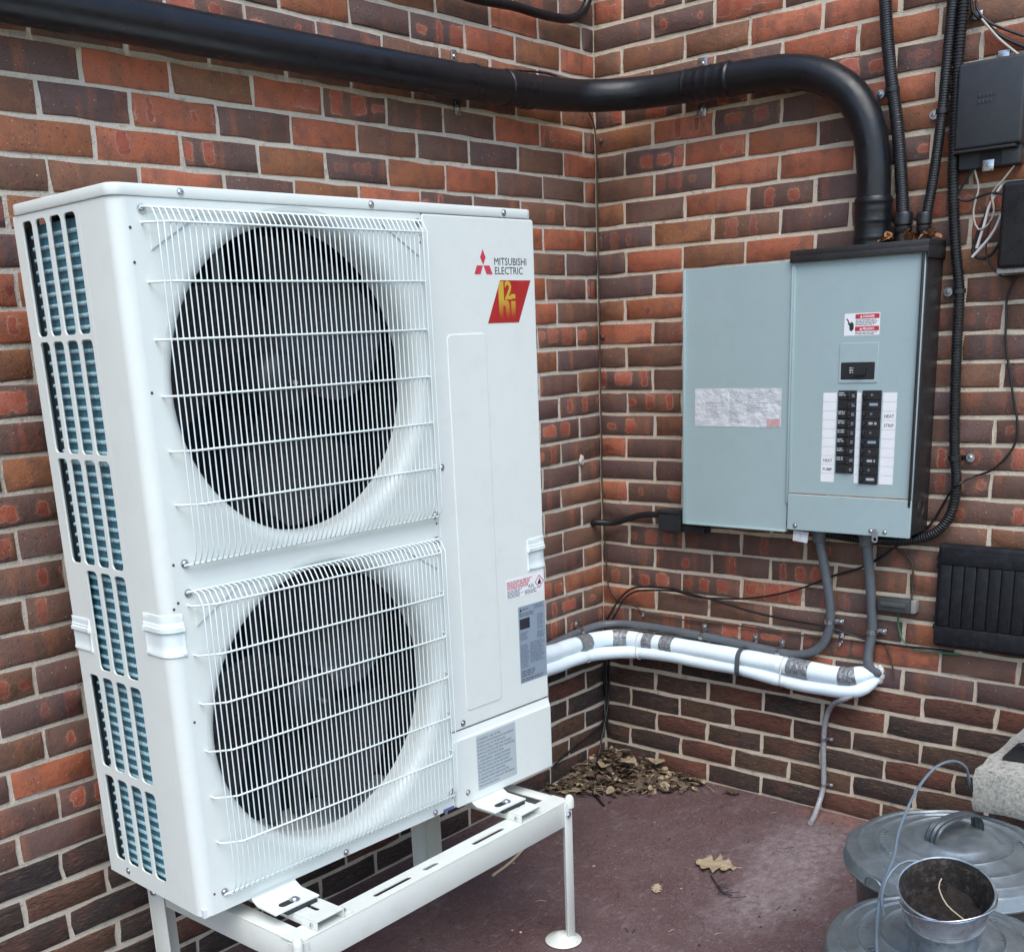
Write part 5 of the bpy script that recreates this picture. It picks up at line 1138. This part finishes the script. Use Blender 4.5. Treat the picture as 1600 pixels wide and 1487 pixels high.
cable('phone_wire', T['cream_loop'], 0.0026, CREAMW, 'cream wire hanging in a narrow loop between the two black boxes')
cable('phone_wire', T['white1'], 0.0038, WHITEW, 'left of two short white wires hanging beside the glossy box')
cable('phone_wire', T['white2'], 0.0038, WHITEW, 'right of two short white wires hanging beside the glossy box')
cable('coiled_wire', T['blackloop'], 0.0032, BLKW, 'black wire bending sideways just under the matte telecom box')
cable('coiled_wire', T['blackloop2'], 0.0042, BLKW, 'black wire hanging in a long loop around the white wires')
cable('coiled_wire', T['thinblack'], 0.0024, BLKW, 'thin black wire curving under the glossy box')
tw = cable('drop_wire', T['topwires'], 0.0042, BLKW, 'black drop wire through the zinc clamp at the top right')
cable('drop_wire', T['topwires2'], 0.0032, BLKW, 'thinner black drop wire above the clamped one, top right')
cable('drop_wire', T['topwires3'], 0.0030, CREAMW, 'cream drop wire beneath the black ones, top right')
clip((0, -1.166, 2.205), (-1, 0, 0), (0, -1, 0), STEEL, tw, 0.03)
# unused zinc straps
for y, z, lb in ((0.5945, 0.5306, 'small bare zinc strap above the white pipes near the hanger strap'), (0.8817, 0.5699, 'small bare zinc clip between the two grey conduits')):
    bm = bmesh.new(); mb(bm, (-0.004, -y-0.007, z-0.014), (-0.001, -y+0.007, z+0.022), 0.001); mb(bm, (-0.018, -y-0.006, z-0.018), (-0.002, -y+0.006, z-0.006), 0.003)
    o = build('zinc_strap', bm, STEEL); tag(o, lb, 'strap'); bolt(o, (-0.004, -y, z+0.008), (-1, 0, 0), 0.004)
bm = bmesh.new(); bmesh.ops.create_icosphere(bm, subdivisions=2, radius=0.012); rn = random.Random(8)
for v in bm.verts: v.co = Vector((v.co.x*0.9, v.co.y*0.5, v.co.z*1.5))*(1+rn.uniform(-0.25, 0.25))
o = build('mortar_patch', bm, MORT_L); o.location = (-0.113, -0.001, 1.092); tag(o, 'broken lump of pale mortar on the left wall near the corner', 'mortar')

# ------------------------------------------------------------------ concrete slab, cans, pail
bm = bmesh.new(); mb(bm, (-0.786, -2.75, 0.440), (-0.0, -1.5390, 0.554))
for _ in range(4): bmesh.ops.subdivide_edges(bm, edges=[e for e in bm.edges if e.calc_length() > 0.03], cuts=1, use_grid_fill=True)
rn = random.Random(6)
from mathutils import noise as mn
for v in bm.verts:
    ex = (v.co.x < -0.783)+(v.co.y > -1.541)+(v.co.z > 0.552)+(v.co.z < 0.442)
    if ex >= 2 and v.co.x < -0.02:
        d = 0.006+0.006*mn.noise(v.co*40)
        c = Vector((-0.5, -1.9, 0.50)); v.co += Vector((d if v.co.x < -0.77 else 0, -d if v.co.y > -1.55 else 0, -d if v.co.z > 0.55 else (d+0.010*max(0, mn.noise(v.co*25)) if v.co.z < 0.443 else 0)))
    v.co += Vector((mn.noise(v.co*30), mn.noise(v.co*30+Vector((5, 0, 0))), mn.noise(v.co*30+Vector((0, 7, 0)))))*0.0015 if v.co.x < -0.02 else Vector()
slab = build('concrete_slab', bm, CONC, None, 35); tag(slab, 'rough grey concrete landing slab jutting in at the right edge above the trash cans', 'slab')
B('support', (-0.55, -2.60, -0.05), (-0.12, -2.25, 0.4435), CONC, slab, 0.004)
rp = thing('railing_post', (-0.66, -1.64, 0.552), 'black metal post base plate bolted to the concrete slab', 'railing')
ch(B('base_plate', (-0.71, -1.695, 0.553), (-0.60, -1.578, 0.561), mat('black_iron', (0.02, 0.021, 0.023), 0.5, metal=0.3, var=0.2, vscale=30), rp, 0.002), rp)
ch(B('post', (-0.672, -1.662, 0.561), (-0.636, -1.626, 1.50), mat('black_iron_post', (0.02, 0.021, 0.023), 0.45, metal=0.3), rp, 0.002), rp)
for (x, y) in ((-0.617, -1.594), (-0.693, -1.68), (-0.617, -1.68)): ch(bolt(rp, (x, y, 0.561), (0, 0, 1), 0.009, 'bolt', BOXP), rp).location = Vector((x, y, 0.561))-Vector(rp.location)
def can(c, rl, zr, label, hd, ha=0.0, group='galvanised trash cans'):
    e = thing('trash_can', (c[0], c[1], 0.0), label, 'trash can'); e['group'] = group
    bm = bmesh.new(); rb_ = rl-0.018; n = 64
    lathe(bm, [(rb_*0.84, 0.002), (rb_*0.85, 0.012), (rb_*0.98, zr-0.03), (rb_*0.985, zr-0.006), (rb_*0.93, zr-0.006), (rb_*0.80, 0.012), (0.0001, 0.012)], n)
    rows = {}
    build('body', bm, mat('can_body_metal', (0.10, 0.103, 0.10), 0.42, metal=0.55, var=0.3, vscale=10, dirt=(0.10, 0.10, 0.095), dscale=14, damt=0.6), e, 40)
    bm = bmesh.new(); r = rl
    def rib(a, h): return [(r*(a-0.018), h), (r*a, h+0.0035), (r*(a+0.018), h)]
    prof = [(r, -0.030), (r*1.012, -0.031), (r*1.016, -0.027), (r*1.004, -0.024), (r*0.995, -0.002), (r*0.975, 0.002)]+rib(0.88, 0.006)[::-1]+rib(0.73, 0.012)[::-1]+[(r*0.64, 0.014), (r*0.60, 0.020)]+rib(0.53, 0.022)[::-1]+[(r*0.42, 0.024), (r*0.385, 0.033), (r*0.34, 0.037), (r*0.2, 0.039), (0.0001, 0.040)]
    lathe(bm, prof, 96)
    rn = random.Random(int(rl*10000))
    for v in bm.verts:
        a = math.atan2(v.co.y, v.co.x); q = v.co.xy.length/r
        v.co.z += 0.003*mn.noise(Vector((v.co.x*14, v.co.y*14, rl*50)))+0.0022*q*math.sin(3*a+rl*90)-0.004*max(0, math.cos(a-2.6))**14*q
        # straight creases pressed into the rim area
        for a_ in (2.35, 2.50, 2.9, -2.8, -0.4): v.co.z += 0.0016*math.exp(-((a-a_)/0.03)**2)*(0.7 < q < 0.99)
    l = build('lid', bm, GALV, e, 50); l.location = (0, 0, zr)
    bm = bmesh.new(); mk = random.Random(4)
    for k in range(11): # worn raised lettering, no longer readable
        a = ha+2.0+k*0.085; q = r*0.66
        box(bm, (q*math.cos(a), q*math.sin(a), 0.0150), (0.010, 0.0045, 0.004), 0.001, Matrix.Rotation(a, 3, 'Z'))
    for k in range(5):
        a = ha-2.0+k*0.085+1.2; q = r*0.66
        box(bm, (q*math.cos(a), q*math.sin(a), 0.0150), (0.010, 0.0045, 0.004), 0.001, Matrix.Rotation(a, 3, 'Z'))
    build('embossing', bm, GALV, l, 40)
    if hd:
        bm = bmesh.new(); W2 = 0.017; rows = []
        pp = [(-0.068, 0.030), (-0.066, 0.050), (-0.056, 0.066), (-0.035, 0.075), (0.0, 0.078), (0.035, 0.075), (0.056, 0.066), (0.066, 0.050), (0.068, 0.030)]
        cr_ = [(-1, 0.0), (-0.75, 0.003), (-0.3, 0.0), (0, 0.003), (0.3, 0.0), (0.75, 0.003), (1, 0.0)]
        P2 = catmull([(x, 0, z) for x, z in pp], 0.006)
        for i, p in enumerate(P2):
            t = (P2[min(i+1, len(P2)-1)]-P2[max(i-1, 0)]).normalized(); nn = Vector((-t.z, 0, t.x))
            rows.append([bm.verts.new(p+Vector((0, s*W2, 0))+nn*h) for s, h in cr_])
        for i in range(len(rows)-1):
            for k in range(6): bm.faces.new((rows[i][k], rows[i][k+1], rows[i+1][k+1], rows[i+1][k]))
        bmesh.ops.solidify(bm, geom=list(bm.faces), thickness=0.002)
        o = build('lid_handle', bm, GALV, l, 50); o.rotation_euler.z = ha
    # side bail at the rim
    a = 2.75; s = bmesh.new(); pt = [Vector(((rl*1.0)*math.cos(a+d), (rl*1.0)*math.sin(a+d), zr+z)) for d, z in ((-0.10, -0.028), (-0.09, -0.012), (-0.04, -0.004), (0.04, -0.004), (0.09, -0.012), (0.10, -0.028))]
    for p in pt: p.xy *= 1.03
    tube(s, catmull([tuple(p) for p in pt], 0.006), 0.0022, 8); build('side_bail', s, GALV, e, 60)
    return e
can((-0.955, -1.568), 0.2165, 0.425, 'galvanised trash can with a strap handle on its lid, partly under the slab', True, R(-22))
can((-1.351, -1.688), 0.197, 0.425, 'nearest galvanised trash can, with the rusty pail standing on its lid', False, 0.4)
pl = thing('pail', (-1.428, -1.715, 0.463), 'small dented metal pail half full of dark soil on the trash can lid', 'pail')
bm = bmesh.new(); H = 0.142
lathe(bm, [(0.0001, 0.004), (0.054, 0.004), (0.056, 0.0), (0.058, 0.004), (0.060, 0.02), (0.0685, 0.085), (0.0705, 0.087), (0.0690, 0.090), (0.0712, 0.092), (0.0700, 0.095), (0.0722, 0.098), (0.0710, 0.101), (0.0775, H-0.004), (0.0805, H-0.004), (0.0815, H), (0.0795, H+0.002), (0.0775, H)], 56)
for v in bm.verts: v.co.x *= 1+0.02*math.sin(2*math.atan2(v.co.y, v.co.x)+1)
build('bucket', bm, PAILM, pl, 40)
bm = bmesh.new(); lathe(bm, [(0.0776, H+0.0006), (0.0735, H-0.012), (0.0650, 0.09), (0.0580, 0.040)], 56)
for v in bm.verts: v.co.x *= 1+0.02*math.sin(2*math.atan2(v.co.y, v.co.x)+1); v.co.xy *= 1+0.012*mn.noise(v.co*60)
build('caked_lining', bm, mat('caked_soil', (0.016, 0.012, 0.010), 0.8, var=0.6, vscale=45, bump=1.0, bscale=70, dirt=(0.20, 0.17, 0.15), dscale=55, damt=0.55), pl, 0)
bm = bmesh.new(); lathe(bm, [(0.0002+0.0047*k, 0.078) for k in range(15)], 44)
for v in bm.verts: v.co.z += 0.012*mn.noise(v.co*35)+0.007*mn.noise(v.co*90)+0.12*v.co.x-0.05*v.co.y
build('soil', bm, SOIL, pl, 0)
bm = bmesh.new(); tube(bm, catmull([(-0.0785, 0.02, H-0.012), (-0.082, -0.01, H-0.012), (-0.070, -0.045, H-0.004), (-0.038, -0.074, H+0.004), (0.006, -0.083, H+0.006), (0.045, -0.072, H+0.002), (0.074, -0.036, H-0.008), (0.080, -0.01, H-0.014)], 0.006), 0.0019, 8); o = build('bail', bm, STEEL, pl, 60); o.rotation_euler.z = R(-38)
pl.scale = (0.94, 0.94, 1.0); pl.rotation_mode = 'QUATERNION'; pl.rotation_quaternion = Matrix.Rotation(R(17), 3, Vector((0.31, -0.95, 0))).to_quaternion(); PM = Matrix.Translation(pl.location) @ pl.rotation_quaternion.to_matrix().to_4x4()
dv = [(-0.02, -0.06, 0.100), (-0.03, -0.045, 0.118), (-0.02, -0.01, 0.128), (0.01, 0.015, 0.13), (0.035, 0.02, 0.127)]
o = cable('dried_vine', [tuple(PM @ Vector(p)) for p in dv], 0.0011, STRAWM, 'pale dried vine curling inside the pail', 'vine')
cc = cable('blue_grey_cord', T['slab_cord'], 0.0030, CORDM, 'blue-grey cord arching from the slab down over the trash can lids', 'cord', 10)
c2_ = cable('blue_grey_cord', [(-1.395, -1.600, 0.478), (-1.385, -1.590, 0.505), (-1.365, -1.590, 0.535), (-1.34, -1.60, 0.556), (-1.32, -1.625, 0.562), (-1.32, -1.66, 0.545), (-1.345, -1.69, 0.515), (-1.37, -1.71, 0.48)], 0.0030, CORDM, 'short loop of blue-grey cord behind the pail', 'cord', 10)

# ------------------------------------------------------------------ leaves and litter
def leaf_bm(bm, c, size, rz, tilt, rn, lobes=0, curl=0.25):
    """one crumpled leaf as a small triangulated sheet"""
    n = 9; L = size; pts = []
    for i in range(n+1):
        t = i/n; w_ = math.sin(math.pi*min(1, t*1.02))**0.7*0.34
        if lobes: w_ *= 1.0+0.42*math.cos(t*math.pi*lobes*2)
        pts.append((t*L-L/2, w_*L))
    M_ = Matrix.Translation(Vector(c)) @ Matrix.Rotation(rz, 4, 'Z') @ Matrix.Rotation(tilt, 4, 'Y') @ Matrix.Rotation(rn.uniform(-0.4, 0.4), 4, 'X')
    k1, k2 = rn.uniform(-curl, curl)*1.5, rn.uniform(0, curl)*2
    rows = []
    for x, w_ in pts:
        row = []
        for s in (-1, -0.5, 0, 0.5, 1):
            z = k2*abs(s)*w_+k1*(x/L*2)**2*L*0.3+rn.uniform(-0.03, 0.03)*L*abs(s)
            row.append(bm.verts.new(M_ @ Vector((x+rn.uniform(-0.01, 0.01)*L, s*w_*(1+rn.uniform(-0.12, 0.12)), z))))
        rows.append(row)
    for i in range(n):
        for k in range(4): bm.faces.new((rows[i][k], rows[i][k+1], rows[i+1][k+1], rows[i+1][k]))
rn = random.Random(21); bm = bmesh.new(); bm2 = bmesh.new()
for k in range(900):
    # heap in the corner, thinning outwards
    a, b = rn.random()**1.2*0.34, rn.random()**1.2*0.40
    if a/0.34+b/0.40 > 1.05+rn.uniform(0, 0.25): continue
    h = max(0.0, 0.060*(1-(a+b)/0.46))
    c = (-a-0.03, -b-0.03, rn.uniform(0.006, 0.014+h)); 
    leaf_bm(bm if rn.random() < 0.84 else bm2, c, (rn.uniform(0.010, 0.034) if rn.random() < 0.88 else rn.uniform(0.04, 0.065)), rn.uniform(0, 6.28), rn.uniform(-0.7, 0.7), rn, rn.choice((0, 0, 3)))
for k in range(420):   # stems and shreds
    a, b = rn.random()**1.2*0.38, rn.random()**1.2*0.44
    if a/0.38+b/0.44 > 1.05: continue
    h = max(0.0, 0.065*(1-(a+b)/0.46)); ang = rn.uniform(0, 6.28); l = rn.uniform(0.02, 0.07)
    p = Vector((-a-0.03, -b-0.03, 0.008+h*rn.random())); q = p+Vector((math.cos(ang)*l, math.sin(ang)*l, rn.uniform(-0.005, 0.012)))
    p.z = max(p.z, .004); q.z = max(q.z, .004)
    if q.x > -0.008 or q.y > -0.008: continue
    tube(bm2 if k % 2 else bm, [p, (p+q)/2+Vector((0, 0, 0.004)), q], 0.0013, 4)
for b_, (c, sz) in zip((bm2, bm2, bm2), (((-0.10, -0.16, 0.060), 0.085), ((-0.065, -0.25, 0.052), 0.10), ((-0.17, -0.11, 0.05), 0.07))): leaf_bm(b_, c, sz, rn.uniform(0, 3), 0.2, rn, 0, 0.3)
lp = build('leaf_pile', bm, LEAFM, None, 0); tag(lp, 'heap of brown dry leaves in the corner', 'leaves', kind='stuff')
o = build('pale_leaves', bm2, LEAFP, lp, 0); tag(o, kind='stuff')
# single big oak leaf
def oak(name, c, L, rz, label, m=LEAFP):
    rn = random.Random(int(L*1e4)); out = []
    N = 44
    for s in (1, -1):
        seq = []
        for i in range(N+1):
            t = i/N; w_ = (0.06+0.34*math.sin(math.pi*t**0.85)**0.8)*(1+rn.uniform(-0.18, 0.18)+0.40*math.cos(t*math.pi*7.2+t*t*2.0+(0.9 if s < 0 else 0)))*(1 if t < 0.97 else 0.4)
            seq.append(((t-0.5)*L+rn.uniform(-0.008, 0.008)*L, s*w_*L*0.85))
        out += seq if s > 0 else seq[::-1]
    b_ = plate_bm(out, [], 0.0006); bmesh.ops.triangulate(b_, faces=b_.faces)
    bmesh.ops.subdivide_edges(b_, edges=[e for e in b_.edges if e.calc_length() > L*0.12], cuts=2)
    for v in b_.verts: v.co.z += 0.006+0.010*(mn.noise(v.co*28)+0.4)+0.25*abs(v.co.y)*0.25
    st_ = bmesh.new(); tube(st_, catmull([(-L*0.5, 0, 0.008), (0, 0, 0.010), (L*0.45, 0, 0.008), (L*0.62, 0.008, 0.006)], 0.01), 0.0014, 6); 
    o = build(name, b_, m, None, 30); build('stem', st_, m, o, 60); o.location = (c[0], c[1], 0.0); o.rotation_euler.z = rz
    return tag(o, label, 'leaf')
oak('oak_leaf', (-0.550, -0.775), 0.115, R(-70), 'large pale lobed oak leaf lying alone on the red floor')
oak('dry_leaf', (-0.772, -0.7165), 0.035, R(20), 'tiny pale leaf on the floor left of the oak leaf')
oak('dry_leaf', (-0.045, -0.542), 0.05, R(120), 'small brown leaf at the foot of the brick wall', LEAFM)
tg = thing('twig', (-0.66, -0.85, 0.0), 'thin black twig with side shoots lying in front of the oak leaf', 'twig')
rn = random.Random(5); bm = bmesh.new()
tube(bm, catmull([(-0.060, 0.055, 0.004), (-0.02, 0.015, 0.008), (0.02, -0.02, 0.007), (0.055, -0.03, 0.010)], 0.008), 0.0022, 6)
for k in range(9):
    p = Vector((rn.uniform(-0.02, 0.05), 0, 0.006)); p.y = -p.x*0.75; a = rn.uniform(-2.2, 0.6); l = rn.uniform(0.02, 0.05)
    tube(bm, catmull([tuple(p), tuple(p+Vector((math.cos(a)*l*0.5, math.sin(a)*l*0.5, 0.006))), tuple(p+Vector((math.cos(a+0.6)*l, math.sin(a+0.6)*l, 0.004)))], 0.008), 0.0011, 5)
build('stick', bm, TWIGM, tg, 60).rotation_euler.z = R(-90)
cable('straw', [(-0.9725, -0.2876, 0.006), (-0.88, -0.275, 0.006), (-0.78, -0.25, 0.010), (-0.72, -0.245, 0.030), (-0.69, -0.243, 0.036)], 0.0045, STRAWM, 'pale dry stalk curving on the floor under the stand', 'stalk')
# small crumbs and grit
rn = random.Random(77)
for nm, m, N, lab in (('grit', LEAFP, 60, 'pale crumbs and leaf bits scattered over the floor'), ('dark_grit', TWIGM, 110, 'dark crumbs and twig bits scattered over the floor')):
    bm = bmesh.new()
    for k in range(N):
        x, y = rn.uniform(-1.9, -0.03), rn.uniform(-1.5, -0.03)
        s = rn.uniform(0.0015, 0.0045)*(1.0 if rn.random() < 0.85 else 1.9)
        if rn.random() < 0.45:
            a = rn.uniform(0, 6.28); l = rn.uniform(0.008, 0.03); p = Vector((x, y, 0.0022)); q = p+Vector((math.cos(a)*l, math.sin(a)*l, 0.001))
            tube(bm, [p, p.lerp(q, 0.5)+Vector((rn.uniform(-.003, .003), rn.uniform(-.003, .003), 0.0025)), q], 0.0009, 4)
        else:
            b2 = bmesh.new(); bmesh.ops.create_icosphere(b2, subdivisions=1, radius=s)
            for v in b2.verts: v.co = Vector((v.co.x*1.4, v.co.y, v.co.z*0.5))*(1+rn.uniform(-0.3, 0.3))+Vector((x, y, s*0.5))
            merge(bm, b2)
    o = build(nm, bm, m, None, 0); tag(o, lab, 'debris', kind='stuff')
# leaves caught on the panel's hood
for (y, lb) in ((-0.995, 'brown leaf shreds on the panel hood between elbow and first conduit'), (-1.056, 'brown leaf shreds on the panel hood between the two thin conduits'), (-1.108, 'brown leaf shreds at the right end of the panel hood')):
    bm = bmesh.new(); rn = random.Random(int(-y*1000))
    for k in range(9): leaf_bm(bm, (-0.05+rn.uniform(-0.045, 0.03), y+rn.uniform(-0.014, 0.012), Z1+0.022+rn.uniform(0, 0.014)), rn.uniform(0.018, 0.036), rn.uniform(0, 6), rn.uniform(-1, 1), rn)
    o = build('leaf_litter', bm, mat('orange_leaf', (0.24, 0.11, 0.045), 0.7, var=0.4, vscale=60), None, 0); tag(o, lb, 'leaves', 'leaf shreds on the panel hood')
